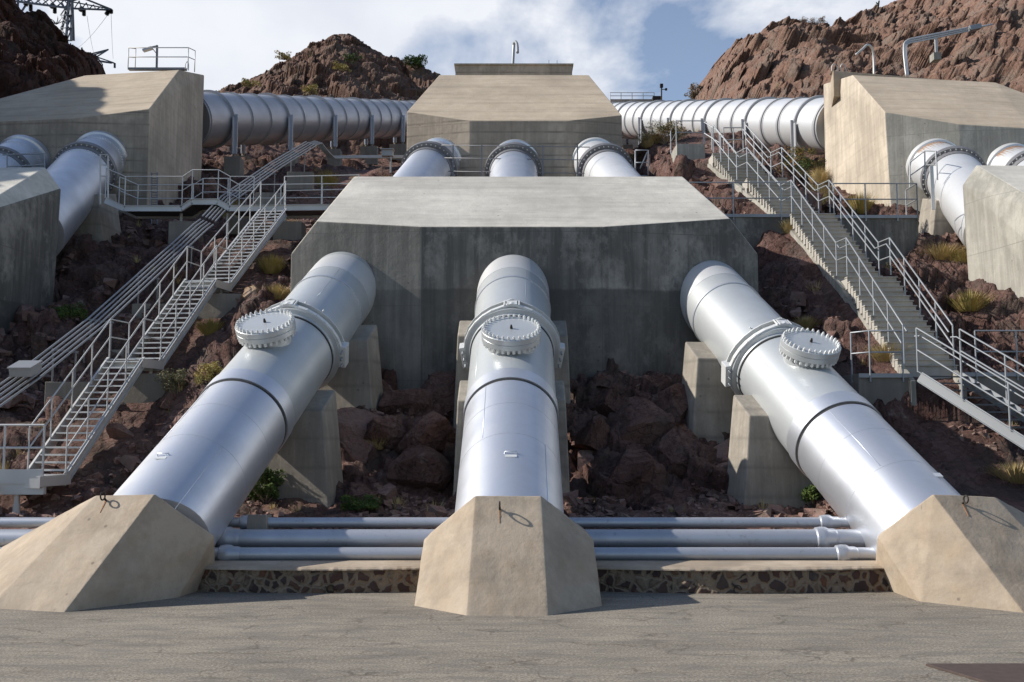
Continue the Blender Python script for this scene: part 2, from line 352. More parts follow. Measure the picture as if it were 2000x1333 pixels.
M['rust'] = plain('rust_stain', (0.30, 0.15, 0.07), 0.9)
M['iron'] = plain('dark_rusty_iron', (0.03, 0.025, 0.02), 0.7, 0.4)
M['plate'] = plain('rusty_brown_steel_plate', (0.075, 0.052, 0.045), 0.75, 0.2)
M['tower'] = plain('dark_lattice_steel', (0.11, 0.12, 0.14), 0.6, 0.3)
M['insul'] = plain('dark_insulator_glass', (0.015, 0.013, 0.013), 0.3)
M['hill'] = rock('red_brown_hillside_rock', [(0.058, 0.031, 0.026), (0.105, 0.056, 0.046), (0.18, 0.105, 0.085), (0.20, 0.125, 0.104), (0.40, 0.30, 0.26)], 1.0, None, 1.5)
M['farhill'] = rock('dark_brown_far_rock', [(0.095, 0.052, 0.04), (0.135, 0.08, 0.06), (0.19, 0.12, 0.09), (0.15, 0.09, 0.07), (0.25, 0.18, 0.13)], 2.2, (0.17, 0.15, 0.08))
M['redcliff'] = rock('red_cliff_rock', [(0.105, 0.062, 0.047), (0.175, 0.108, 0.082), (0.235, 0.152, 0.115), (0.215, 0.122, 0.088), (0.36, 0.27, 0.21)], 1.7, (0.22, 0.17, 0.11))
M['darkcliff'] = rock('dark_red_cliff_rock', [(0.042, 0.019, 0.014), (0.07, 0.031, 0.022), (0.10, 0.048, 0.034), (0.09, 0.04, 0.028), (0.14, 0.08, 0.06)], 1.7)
M['boulder'] = rock('pinkish_boulder_rock', [(0.15, 0.085, 0.07), (0.21, 0.125, 0.105), (0.28, 0.185, 0.155), (0.23, 0.15, 0.13), (0.38, 0.29, 0.25)], 0.35)
M['tanboulder'] = rock('tan_boulder_rock', [(0.22, 0.145, 0.09), (0.28, 0.19, 0.12), (0.36, 0.26, 0.18), (0.3, 0.2, 0.14), (0.40, 0.31, 0.22)], 0.6)
M['straw'] = leafm('dry_straw_grass', (0.38, 0.28, 0.12), (0.55, 0.45, 0.22))
M['goldgrass'] = leafm('yellow_green_grass', (0.25, 0.22, 0.07), (0.44, 0.34, 0.12))
M['green'] = leafm('green_leaf', (0.035, 0.065, 0.016), (0.09, 0.125, 0.03))
M['orangeleaf'] = leafm('orange_green_leaf', (0.09, 0.11, 0.02), (0.25, 0.12, 0.025), 1.8)
M['greyleaf'] = leafm('grey_green_leaf', (0.12, 0.11, 0.06), (0.2, 0.18, 0.1))
M['twig'] = leafm('pale_dry_twig', (0.16, 0.12, 0.08), (0.3, 0.24, 0.17))
# asphalt
m, t, b = newmat('weathered_cracked_asphalt'); v = pos(t); b.inputs['Roughness'].default_value = 0.9
na = noise(t, pos(t, (0.35, 1.2, 1)), 0.8, 6, 0.65); nb = noise(t, v, 30, 4, 0.8); ncx = noise(t, v, 160, 2, 0.6)
ca = ramp(t, na, [(0.3, (0.165, 0.142, 0.110)), (0.52, (0.228, 0.198, 0.155)), (0.72, (0.285, 0.248, 0.195))])
ca = mix(t, ramp(t, nb, [(0.36, 0.85), (0.50, 0.0)]), ca, (0.06, 0.054, 0.045)); ca = mix(t, ramp(t, nb, [(0.52, 0.0), (0.66, 0.8)]), ca, (0.40, 0.37, 0.32))
ca = mix(t, ramp(t, noise(t, pos(t, (0.5, 2.0, 1)), 2.2, 6, 0.7), [(0.4, 0.5), (0.56, 0.0)]), ca, (0.105, 0.098, 0.088))
wv_ = t.nodes.new('ShaderNodeTexNoise'); wv_.inputs['Scale'].default_value = 1.3; wv_.inputs['Detail'].default_value = 7; t.links.new(v, wv_.inputs['Vector'])
ad = t.nodes.new('ShaderNodeMix'); ad.data_type = 'RGBA'; ad.blend_type = 'ADD'; ad.inputs['Factor'].default_value = 1.0; t.links.new(pos(t, (0.55, 1.0, 1)), ad.inputs[6]); t.links.new(wv_.outputs['Color'], ad.inputs[7])
vc = t.nodes.new('ShaderNodeTexVoronoi'); vc.feature = 'DISTANCE_TO_EDGE'; vc.inputs['Scale'].default_value = 1.25; t.links.new(ad.outputs[2], vc.inputs['Vector'])
ck = ramp(t, vc.outputs['Distance'], [(0.0, 1.0), (0.028, 0.0)])
mk = t.nodes.new('ShaderNodeMath'); mk.operation = 'MULTIPLY'; t.links.new(ck, mk.inputs[0]); t.links.new(ramp(t, noise(t, v, 0.9, 3), [(0.40, 0.0), (0.56, 0.7)]), mk.inputs[1])
ca = mix(t, mk.outputs[0], ca, (0.055, 0.042, 0.03)); ca = mix(t, ramp(t, noise(t, pos(t, (1, 1.6, 1)), 0.55, 5, 0.6), [(0.56, 0.0), (0.68, 0.45)]), ca, (0.10, 0.088, 0.072))
ca = mix(t, ramp(t, noise(t, v, 3.1, 3, 0.5), [(0.70, 0.0), (0.735, 0.6)]), ca, (0.07, 0.06, 0.05))
t.links.new(ca, b.inputs['Base Color'])
q = bump(t, b, nb, 0.5, 0.012); bump(t, b, na, 0.5, 0.03, q); M['asphalt'] = m
# rubble masonry
m, t, b = newmat('rubble_stone_masonry'); v = pos(t, (1, 1, 1)); b.inputs['Roughness'].default_value = 0.9
wd = t.nodes.new('ShaderNodeTexNoise'); wd.inputs['Scale'].default_value = 3.5; wd.inputs['Detail'].default_value = 4; t.links.new(v, wd.inputs['Vector'])
ad = t.nodes.new('ShaderNodeMix'); ad.data_type = 'RGBA'; ad.blend_type = 'ADD'; ad.inputs['Factor'].default_value = 0.22; t.links.new(v, ad.inputs[6]); t.links.new(wd.outputs['Color'], ad.inputs[7])
v1 = t.nodes.new('ShaderNodeTexVoronoi'); v1.inputs['Scale'].default_value = 5.2; t.links.new(ad.outputs[2], v1.inputs['Vector'])
v2 = t.nodes.new('ShaderNodeTexVoronoi'); v2.feature = 'DISTANCE_TO_EDGE'; v2.inputs['Scale'].default_value = 5.2; t.links.new(ad.outputs[2], v2.inputs['Vector'])
s2 = t.nodes.new('ShaderNodeSeparateColor'); t.links.new(v1.outputs['Color'], s2.inputs[0])
stc = ramp(t, s2.outputs[0], [(0.0, (0.035, 0.022, 0.02)), (0.3, (0.075, 0.035, 0.026)), (0.6, (0.06, 0.045, 0.04)), (0.8, (0.14, 0.06, 0.03)), (1.0, (0.2, 0.16, 0.11))])
stc = mix(t, ramp(t, noise(t, v, 14, 5), [(0.35, 0.5), (0.6, 0.0)]), stc, (0.025, 0.02, 0.02))
mort = ramp(t, v2.outputs['Distance'], [(0.10, 1.0), (0.16, 0.0)])
cov = ramp(t, noise(t, v, 1.3, 5), [(0.57, 0.0), (0.66, 0.8)])
mm_ = t.nodes.new('ShaderNodeMath'); mm_.operation = 'MAXIMUM'; t.links.new(mort, mm_.inputs[0]); t.links.new(cov, mm_.inputs[1])
t.links.new(mix(t, mm_.outputs[0], stc, mix(t, noise(t, v, 6, 4), (0.28, 0.21, 0.14), (0.16, 0.12, 0.085))), b.inputs['Base Color'])
q = bump(t, b, ramp(t, v2.outputs['Distance'], [(0.0, 0.0), (0.2, 1.0)]), 0.8, 0.05); bump(t, b, noise(t, v, 20, 4), 0.4, 0.02, q); M['masonry'] = m
M['grating'] = plain('dark_steel_grating', (0.10, 0.10, 0.105), 0.6, 0.4)
# ---------------------------------------------------------------- pipe axes
def axis(x0, z0, yaw):
    yaw = R(yaw); inc = R(30)
    D = V(math.sin(yaw)*math.cos(inc), math.cos(yaw)*math.cos(inc), math.sin(inc))
    def P(y): return V(x0, 18, z0)+D*((y-18)/D.y)
    N = V(-math.sin(yaw)*0.5, -math.cos(yaw)*0.5, math.cos(inc))
    return P, D, N
AX = {'left': axis(-5.935, 1.44, 8.85), 'centre': axis(-0.043, 1.474, 0.48), 'right': axis(7.207, 0.969, -10.85)}
RP = 0.95
# ---------------------------------------------------------------- setting: ground and hillside
g = MB(); g.add([(-300, -120, 0), (300, -120, 0), (300, 19.5, 0), (-300, 19.5, 0)], [(0, 1, 2, 3)])
tag(g.build('road', M['asphalt']), kind='structure')
HY = [17.0, 18.4, 19.2, 20.5, 22, 24, 26, 27, 31, 34, 36, 41, 45, 52, 70, 95]
HZ = [0.30, 0.35, 0.62, 0.95, 1.38, 2.5, 3.75, 4.3, 6.6, 8.6, 9.3, 11.6, 13.6, 16.3, 21.5, 29]
STL = [V(-10.2, 21.4, 1.75), V(-9.66, 25.46, 4.49), V(-9.0, 29.2, 7.06), V(-8.3, 34.0, 10.3)]
STR = [V(10.25, 24.0, 4.13), V(10.0, 28.0, 6.95), V(9.54, 31.75, 9.56), V(8.72, 34.4, 11.4), V(8.0, 36.6, 12.9)]
def base_h(x, y):
    z = np.interp(y, HY, HZ)
    side = np.clip((np.abs(x)-5.5)/2.5, 0, 1)*np.clip((y-22)/4.5, 0, 1)*np.clip((48-y)/8, 0, 1)
    z = z+side*np.interp(y, [22, 30, 35, 48], [1.1, 1.25, 0.45, 0.4])*np.interp(x, [-12.5, -9.5], [0.1, 1.0])
    z = z+np.clip((x-4.2)/2, 0, 1)*np.clip((12.5-x)/2.5, 0, 1)*np.interp(y, [28, 32, 34, 36, 44, 48], [0, 0.5, 1.6, 2.8, 2.8, 0.8])
    z = z+np.clip((-x-13)/16, 0, 3)*2.2*np.clip((y-20)/10, 0, 1)+np.clip((x-16)/16, 0, 3)*3*np.clip((y-20)/14, 0, 1)
    # stay under the two stairs
    for S, w_ in ((STL, 1.5), (STR, 1.2)):
        sx = np.interp(y, [p.y for p in S], [p.x for p in S]); sz = np.interp(y, [p.y for p in S], [p.z for p in S])
        k = np.clip(1-(np.abs(x-sx)-0.6)/w_, 0, 1)*((y > (20.5 if S is STL else 24.0)) & (y < 37))
        off = 0.85 if S is STL else 0.40
        zz = z*(1-k)+(sz-off)*k
        z = np.where(k > 0, np.minimum(z, zz) if S is STL else zz, z)
    return z
def hz(x, y): return float(base_h(np.array([x]), np.array([y]))[0])
def grid_mesh(name, X, Y, Z, mat, kind='structure', extra=None):
    nr, nc = X.shape; vs = np.stack([X.ravel(), Y.ravel(), Z.ravel()], 1)
    i = np.arange(nr*nc).reshape(nr, nc)
    fs = np.stack([i[:-1, :-1].ravel(), i[:-1, 1:].ravel(), i[1:, 1:].ravel(), i[1:, :-1].ravel()], 1)
    me = bpy.data.meshes.new(name); me.vertices.add(len(vs)); me.vertices.foreach_set('co', vs.ravel())
    me.loops.add(fs.size); me.loops.foreach_set('vertex_index', fs.ravel().astype(np.int32))
    me.polygons.add(len(fs)); me.polygons.foreach_set('loop_start', np.arange(0, fs.size, 4, dtype=np.int32)); me.polygons.foreach_set('loop_total', np.full(len(fs), 4, dtype=np.int32))
    me.update(calc_edges=True); me.validate()
    me.materials.append(mat); o = bpy.data.objects.new(name, me); col.objects.link(o); o['kind'] = kind
    return o
nr, nc = 470, 620
yy = 17.6*(96/17.6)**(np.linspace(0, 1, nr)**1.0)
uu = np.linspace(-1, 1, nc)
Y = np.repeat(yy[:, None], nc, 1); X = uu[None, :]*(Y*0.62+3.5)
Zb = base_h(X.ravel(), Y.ravel())
P3 = np.stack([X.ravel(), Y.ravel(), Zb], 1)
amp = np.interp(Y.ravel(), [17.6, 18.8, 20.3, 21.8, 26, 45, 95], [0.0, 0.05, 0.2, 0.75, 1.05, 0.8, 1.2])
nearst = np.ones(len(P3))
for S in (STL, STR):
    sx = np.interp(P3[:, 1], [p.y for p in S], [p.x for p in S]); nearst *= np.clip((np.abs(P3[:, 0]-sx)-0.4)/1.6, 0.12, 1)
    
D3 = rockn(P3, 1.0)+0.25*fbm(P3*0.6, 4)
# big crags in the hollow under the lower thrust block
cr_ = np.clip(1-np.abs(P3[:, 1]-24.2)/2.0, 0, 1)*np.clip(1-np.abs(np.abs(P3[:, 0])-2.9)/1.7, 0, 1)
D3 = D3*(1-0.1*cr_)+0.25*cr_
nz = D3*amp*nearst
Z = Zb+nz*0.8
Yd = P3[:, 1]-nz*0.42
hill = grid_mesh('hillside', P3[:, 0].reshape(nr, nc), Yd.reshape(nr, nc), Z.reshape(nr, nc), M['hill'])
def surf(x, y):
    """height of the finished hillside near x, y"""
    j = int(np.clip(np.log(y/17.6)/np.log(96/17.6)*(nr-1), 0, nr-1)); k = int(np.clip((x/(yy[j]*0.62+3.5)+1)/2*(nc-1), 0, nc-1))
    return float(Z.reshape(nr, nc)[j, k])
def on_surf(px, py, d0=18.5, d1=70):
    """first point where the sight line meets the hillside"""
    d = d0
    while d < d1:
        p = at(px, py, d)
        if p.z <= surf(p.x, d): return p
        d += 0.05
    return None
def place(px, py, d, tol=6.0):
    q = on_surf(px, py, max(18.5, d-4), d+tol)
    if q is None: q = at(px, py, d); q.z = surf(q.x, q.y)
    return q
def hill_mass(name, crest, d_front, d_crest, zf, mat, n=(220, 300), amp=1.0, s=2.0, back=14, steep=0.8, seed=0):
    """crest: list of survey pixels at depth d_crest(px)"""
    pts = [at(px, py, d) for (px, py, d) in crest]
    us = np.linspace(0, 1, n[1]); xs = np.array([p.x for p in pts]); 
    tt = np.linspace(0, 1, len(pts))
    cx = np.interp(us, tt, xs); cy = np.interp(us, tt, [p.y for p in pts]); cz = np.interp(us, tt, [p.z for p in pts])
    k = int(n[0]*0.75); v1 = np.linspace(0, 1, k); v2 = np.linspace(0, 1, n[0]-k+1)[1:]
    rows = []
    fy = np.interp(us, [0, 1], d_front) if hasattr(d_front, '__len__') else np.full_like(us, d_front)
    fz = np.interp(us, [0, 1], zf) if hasattr(zf, '__len__') else np.full_like(us, zf)
    for q in v1: rows.append(np.stack([cx*(fy+(cy-fy)*q)/cy*0.35+cx*0.65, fy+(cy-fy)*q, fz+(cz-fz)*(q**steep)], 1))
    for q in v2: rows.append(np.stack([cx, cy+back*q, cz-(cz-fz)*0.8*q**1.3], 1))
    A = np.stack(rows, 0); S = A.reshape(-1, 3)
    dn = rockn(S, s, 100+seed)+0.35*fbm(S*(0.8/s), 4, 9)
    vv = np.concatenate([v1, 1-v2*0.5]); wgt = np.repeat(np.clip(1.0-0.65*np.exp(-((np.concatenate([v1, 1+v2])-1)/0.06)**2), 0, 1)[:, None], n[1], 1).ravel()
    S2 = S.copy(); S2[:, 2] += dn*amp*0.75*wgt; S2[:, 1] -= dn*amp*0.75; S2[:, 0] += dn*amp*0.3
    return grid_mesh(name, S2[:, 0].reshape(A.shape[:2]), S2[:, 1].reshape(A.shape[:2]), S2[:, 2].reshape(A.shape[:2]), mat)
hill_mass('far_hill', [(330, 230, 112), (400, 186, 112), (440, 172, 112), (480, 158, 112), (520, 140, 112), (545, 122, 112), (575, 108, 112), (600, 92, 112), (625, 82, 112), (645, 70, 112), (668, 66, 112), (692, 68, 112), (712, 84, 112), (745, 104, 112), (775, 124, 112), (800, 150, 112), (830, 190, 112), (860, 235, 112)], 82, 112, 20, M['farhill'], (240, 420), 2.0, 2.6, 30, 0.85, 1)
hill_mass('distant_ridge', [(690, 180, 150), (740, 138, 150), (790, 128, 150), (830, 132, 150), (850, 138, 150), (880, 148, 150), (930, 170, 150), (1000, 215, 150)], 120, 150, 24, M['farhill'], (120, 240), 2.0, 3.0, 30, 0.9, 2)
hill_mass('right_cliff', [(1335, 225, 84), (1352, 192, 84), (1372, 160, 84), (1392, 128, 83), (1420, 98, 82), (1450, 72, 81), (1490, 54, 80), (1530, 43, 80), (1570, 48, 80), (1600, 54, 82), (1630, 55, 84), (1665, 38, 86), (1700, 26, 87), (1740, 6, 88), (1790, -25, 88), (1850, -60, 86), (1920, -90, 84), (2000, -120, 80), (2100, -150, 76), (2200, -160, 72)], (68, 50), 80, (19, 15), M['redcliff'], (300, 520), 1.9, 1.9, 20, 0.6, 3)
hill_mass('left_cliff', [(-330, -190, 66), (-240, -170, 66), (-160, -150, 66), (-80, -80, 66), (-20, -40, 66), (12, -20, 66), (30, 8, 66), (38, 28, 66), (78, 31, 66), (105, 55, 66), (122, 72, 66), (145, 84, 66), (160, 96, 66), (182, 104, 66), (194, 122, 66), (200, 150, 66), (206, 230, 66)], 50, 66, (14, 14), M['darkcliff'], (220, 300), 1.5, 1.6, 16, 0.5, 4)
# ridge standing beyond the left edge of the frame, which shades the left slope
def ridge():
    n0, n1_ = 160, 120
    ys = np.linspace(19.5, 80, n0); us = np.linspace(0, 1, n1_)
    crest = np.interp(ys, [19.5, 22, 24, 27, 31, 36, 42, 50, 62, 80], [6, 9.5, 12.5, 16.5, 21.5, 25.5, 29, 31, 33, 32]); xc = np.interp(ys, [19.5, 30, 45, 60, 80], [-29, -31, -36, -43, -53])
    A = np.zeros((n0, n1_, 3))
    for j, u in enumerate(us):
        if u < 0.5: q = u/0.5; x = xc-16+16*q; z = 2+(crest-2)*q**0.8
        else: q = (u-0.5)/0.5; x = xc+9*q; z = crest-(crest-np.interp(ys, HY, HZ)-1)*q**1.2
        A[:, j, 0] = x; A[:, j, 1] = ys; A[:, j, 2] = z
    S = A.reshape(-1, 3); dn = rockn(S, 1.8, 300)
    S[:, 2] += dn*1.3; S[:, 0] += dn*0.9
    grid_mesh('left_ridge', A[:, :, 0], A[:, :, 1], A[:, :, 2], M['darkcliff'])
ridge()
# ---------------------------------------------------------------- anchor blocks at the foot of the pipes
def bolt_ring(e, base, nn, uu_, sx):
    b_ = MB(); b_.tube([base-nn*0.03, base+nn*0.06], 0.018, 8)
    ring = [base+nn*0.115+(nn*math.cos(a)*0.06+uu_*math.sin(a)*0.06) for a in np.linspace(0, 2*PI, 17)]
    b_.tube(ring, 0.013, 8, cap=False); b_.build('eye_bolt', M['iron'], e, True)
    s_ = MB(); st = base+nn*0.006; vs = []; fs = []
    for i in range(9):
        q = i/8; wdt = 0.010*(1-q)+0.003
        a = st-uu_*(0.24*q)+sx*(wdt+0.005*math.sin(i*2)); b__ = st-uu_*(0.24*q)-sx*wdt
        vs += [a, b__, a-nn*0.04, b__-nn*0.04]
    for i in range(8):
        k = i*4; fs += [(k, k+1, k+5, k+4), (k+2, k+6, k+7, k+3), (k, k+4, k+6, k+2), (k+1, k+3, k+7, k+5)]
    s_.add(vs, fs); s_.build('rust_stain', M['rust'], e)
def anchor(key, label, eye, zr=1.66):
    P, D, N = AX[key]; yaw = math.atan2(D.x, D.y)
    Mz = Matrix.Rotation(-yaw, 3, 'Z')
    c = P(16.45); c0 = V(c.x, c.y, 0)
    # local frame: x across, y away along the pipe; profile in the plane square to the pipe
    def L(x, y, z): return c0+Mz @ V(x, y, z)
    rid = -0.55
    pts = [L(-0.52, rid, zr), L(0.52, rid, zr), L(-0.60, rid-1.1, -0.05), L(0.60, rid-1.1, -0.05),
           L(-1.37, rid+0.42, 0.93), L(1.37, rid+0.42, 0.93), L(-1.45, rid-0.30, -0.05), L(1.45, rid-0.30, -0.05),
           L(-1.37, rid+2.2, 0.93-0.03), L(1.37, rid+2.2, 0.93-0.03), L(-1.5, rid+2.2, -0.05), L(1.5, rid+2.2, -0.05), L(-0.5, rid+1.35, 0.75), L(0.5, rid+1.35, 0.75)]
    e = empty('anchor_block', c0, label, 'anchor block', 'concrete anchor blocks at the foot of the pipes')
    hull('block', pts, M['tan'], e, 0.014, 2.0, rough=0.011, cut=0.09)
    # ring bolt near the top of the front face
    u = V(0, 1.1, 1.71).normalized(); n = V(0, -1.71, 1.1).normalized()
    bolt_ring(e, L(eye, rid-0.13, zr-0.20), Mz @ n, Mz @ u, Mz @ V(1, 0, 0))
    return e
def anchor2(label, rid, fb, mid, fac, outb, eyepx):
    """rid, fb: two pixels each (near-side corner first); mid: shoulder corner; fac, outb: foot corners of the flank"""
    zr = 1.66; A, B_ = atz(*rid[0], zr), atz(*rid[1], zr)
    C_, D_ = atz(*fb[0], 0.0), atz(*fb[1], 0.0); Mi = atz(*mid, 0.93); Fa = atz(*fac, 0.0); O = atz(*outb, 0.0)
    B_ = at(*rid[1], A.y+abs(B_.x-A.x)*0.26); D_ = at(*fb[1], C_.y+abs(D_.x-C_.x)*0.26); D_.z = 0
    ax = (B_-A).normalized(); ax.z = 0
    far = B_+ax*0.86; far = V(far.x, far.y+0.35, 0.93); farf = V(D_.x, D_.y, 0)+ax*0.8+V(0, 0.5, 0)
    def bk(p, dy=1.7): return V(p.x*(p.y+dy)/p.y*1.03, p.y+dy, p.z)
    pts = [A, B_, C_, D_, Mi, Fa, O, bk(Mi), bk(O), far, farf, bk(far), bk(farf, 2.6), A+V(0, 0.7, -1.1), B_+V(0, 0.7, -1.1)]
    pts = [p-V(0, 0, 0.05) if p.z < 0.01 else p for p in pts]
    c0 = V(A.x, A.y, 0); e = empty('anchor_block', c0, label, 'anchor block', 'concrete anchor blocks at the foot of the pipes')
    hull('block', pts, M['tan'], e, 0.014, 4.0, rough=0.011, cut=0.09)
    n = (B_-A).cross(C_-A).normalized()
    if n.z < 0: n = -n
    sx = (B_-A).normalized(); uu_ = n.cross(sx)
    if uu_.z < 0: uu_ = -uu_
    # where the sight line meets the front face
    r_ = ray(*eyepx); o_ = V(0, 0, CH); t_ = (A-o_).dot(n)/r_.dot(n)
    bolt_ring(e, o_+r_*t_, n, uu_, sx)
anchor2('tan concrete anchor block under the left pipe, its right flank in shadow', ((302, 966), (188, 968)), ((120, 1197), (-30, 1191)), (418, 1048), (345, 1168), (420, 1142), (207, 978))
anchor2('tan concrete anchor block under the right pipe, its left flank sunlit', ((1822, 966), (1942, 971)), ((2005, 1198), (2160, 1193)), (1714, 1048), (1800, 1176), (1706, 1142), (1880, 984))
anchor('centre', 'tan concrete anchor block at the foot of the middle pipe, facing straight on', -0.13)
# ---------------------------------------------------------------- main pipes
def frame(D, N): return D.cross(N).normalized()
def pipe(key, label, y_end, man_y, plate=True):
    P, D, N = AX[key]; B = frame(D, N)
    e = empty('penstock_pipe', P(16.4), label, 'pipe', 'three large sloping pipes in front')
    ys = 20.45
    a = P(16.2 if key == 'centre' else 16.8); L1 = (P(ys-0.02)-a).length
    m_ = MB(); m_.lathe(a, D, [(0, RP), (0, 0.6), (L1, 0.6), (L1, RP)], 96)
    if key != 'centre':                     # the embedded end is cut askew, inside the anchor block
        sg_ = 1 if key == 'left' else -1
        for q in range(192):
            p_ = Vector(m_.v[q]); cmp_ = (p_-a).dot(V(1, 0, 0))*sg_/RP
            m_.v[q] = tuple(p_+D*max(0.0, 0.05+0.42*cmp_))
    m_.build('lower_barrel', M['silver'], e, True, 40)
    a2 = P(ys+0.03); L2 = (P(y_end)-a2).length
    m_ = MB(); m_.lathe(a2, D, [(0, RP+0.005), (0, 0.6), (L2, 0.6), (L2, RP+0.005)], 96); m_.build('upper_barrel', M['cream'], e, True, 40)
    # gasket gap, raised band
    m_ = MB(); m_.lathe(P(ys-0.02), D, [(0, RP-0.05), (0, RP+0.006), (0.035, RP+0.006), (0.035, RP-0.05)], 96); m_.build('gasket', M['gap'], e, True, 40)
    m_ = MB(); m_.lathe(P(ys+0.03), D, [(0, RP), (0, RP+0.035), (0.42, RP+0.035), (0.46, RP+0.01), (0.46, RP)], 96); m_.build('sleeve_band', M['silver'], e, True, 30)
    for yy_ in (18.6, 19.6):
        m_ = MB(); m_.lathe(P(yy_), D, [(0, RP-0.01), (0.004, RP+0.004), (0.02, RP+0.004), (0.024, RP-0.01)], 96); m_.build('weld_seam', M['silver'], e, True, 30)
    m_ = MB(); m_.lathe(P(y_end-1.55), D, [(0, RP), (0, RP+0.03), (0.05, RP+0.03), (0.05, RP)], 96); m_.build('weld_seam', M['silver'], e, True, 30)
    m_ = MB(); m_.lathe(P(y_end-0.95), D, [(0, RP), (0, RP+0.012), (0.9, RP+0.012), (0.9, RP)], 96); m_.build('entry_sleeve', M['white'], e, True, 30)
    for an_, y0_, y1_ in ((0.75, 16.9, 18.6), (-0.55, 18.65, 20.4), (0.35, 24.3, 25.9), (-0.9, 21.0, 23.0)):
        nn_ = N*math.cos(an_)+B*math.sin(an_)
        m_ = MB(); m_.tube([P(y0_)+nn_*(RP+0.001), P(y1_)+nn_*(RP+0.001)], 0.007, 6); m_.build('weld_seam', M['silver' if y0_ < 20 else 'cream'], e, True)
    # expansion coupling with tie harness
    yc = 23.45
    c = P(yc)
    m_ = MB(); m_.lathe(c, D, [(-0.30, RP), (-0.30, RP+0.04), (-0.22, RP+0.05), (-0.20, RP+0.14), (-0.13, RP+0.14), (-0.12, RP+0.05), (0.10, RP+0.05), (0.11, RP+0.13), (0.16, RP+0.13), (0.17, RP+0.04), (0.62, RP+0.035), (0.62, RP)], 96)
    cp = m_.build('coupling', M['cream'], e, True, 30)
    m_ = MB(); m_.lathe(c, D, [(-0.335, RP), (-0.335, RP+0.02), (-0.30, RP+0.02), (-0.30, RP)], 96); m_.build('coupling_gasket', M['gap'], e, True, 30)
    for sgn in (-1, 1):
        hb = MB()
        angs = np.linspace(0.0, R(100), 9)
        pr = None
        for i, an in enumerate(angs):
            rr = RP+0.16+0.10*math.sin(PI*i/8)*0+0.05*(1 if i in (0, 8) else 0)
            ax_off = -0.04-0.10*math.sin(PI*i/8)
            p = c+N*(math.cos(an)*rr)+B*(sgn*math.sin(an)*rr)+D*ax_off
            if pr is not None:
                hb.beam(pr, p, 0.10, 0.055, up=(N*math.cos(an)+B*sgn*math.sin(an)))
                hb.beam(pr+D*0.20, p+D*0.20, 0.03, 0.09, up=(N*math.cos(an)+B*sgn*math.sin(an)))
            pr = p
        hb.build('harness_arm', M['bolt'], e)
        an = R(100); n_ = N*math.cos(an)+B*sgn*math.sin(an)
        lb = MB(); lb.box(c+n_*(RP+0.17)+D*0.02, (0.20, 0.30, 0.55), Matrix((n_, D, n_.cross(D))).transposed()); 
        lg = lb.build('harness_lug', M['bolt'], e, bevel=0.02)
        for k_ in (-0.17, 0, 0.17):
            bb = MB(); q0 = c+n_*(RP+0.2)+n_.cross(D)*k_; bb.tube([q0-D*0.28, q0+D*0.30], 0.022, 8); bb.build('tie_rod', M['galv'], lg, True)
    tb = MB(); tb.box(c+N*(RP+0.16)+D*0.02, (0.24, 0.22, 0.12), Matrix((B, D, N)).transposed())
    for sx in (-1, 1):
        tb.tube([c+N*(RP+0.19)+B*sx*0.17-D*0.10, c+N*(RP+0.19)+B*sx*0.17+D*0.16], 0.022, 8)
    tb.build('crown_lug', M['bolt'], e)
    for an in (-0.62, 0.25, 0.7):
        kb = MB(); q0 = c+D*0.40+(N*math.cos(an)+B*math.sin(an))*(RP+0.03); kb.tube([q0, q0+(N*math.cos(an)+B*math.sin(an))*0.06], 0.02, 8); kb.build('lifting_stud', M['bolt'], e, True)
    # manhole
    pm = P(man_y)
    nz_ = MB(); nz_.lathe(pm, N, [(0.75, 0.50), (RP+0.20, 0.50), (RP+0.20, 0.45), (0.75, 0.45)], 48); nzo = nz_.build('manhole_neck', M['cream'], e, True, 40)
    fl = MB(); fl.lathe(pm, N, [(RP+0.13, 0.40), (RP+0.13, 0.64), (RP+0.235, 0.64), (RP+0.24, 0.635), (RP+0.24, 0.0)][:4]+[(RP+0.24, 0.40)], 64); flo = fl.build('flange_ring', M['cream'], e, True, 30)
    cv = MB(); cv.lathe(pm, N, [(RP+0.245, 0.001), (RP+0.245, 0.635), (RP+0.25, 0.645), (RP+0.36, 0.645), (RP+0.365, 0.64), (RP+0.365, 0.001)], 64, closed=False)
    cvo = cv.build('manhole_cover', M['cream'], e, True, 30)
    nb = 32
    for k_ in range(nb):
        an = 2*PI*(k_+0.5)/nb; r_ = (B*math.cos(an)+D*math.sin(an))*0.59
        bb = MB(); q0 = pm+r_
        bb.tube([q0+N*(RP+0.36), q0+N*(RP+0.415)], 0.034, 6); bb.tube([q0+N*(RP+0.415), q0+N*(RP+0.445)], 0.022, 8, radii=[0.024, 0.017])
        bb.build('bolt', M['bolt'], cvo)
        if k_ % 1 == 0:
            bb = MB(); bb.tube([q0+N*(RP+0.04), q0+N*(RP+0.13)], 0.036, 6); bb.build('nut', M['bolt'], flo)
    kb = MB(); kb.tube([pm+N*(RP+0.36), pm+N*(RP+0.41)], 0.03, 10); kb.tube([pm+N*(RP+0.40), pm+N*(RP+0.45)], 0.022, 6); kb.build('vent_plug', M['iron'], cvo)
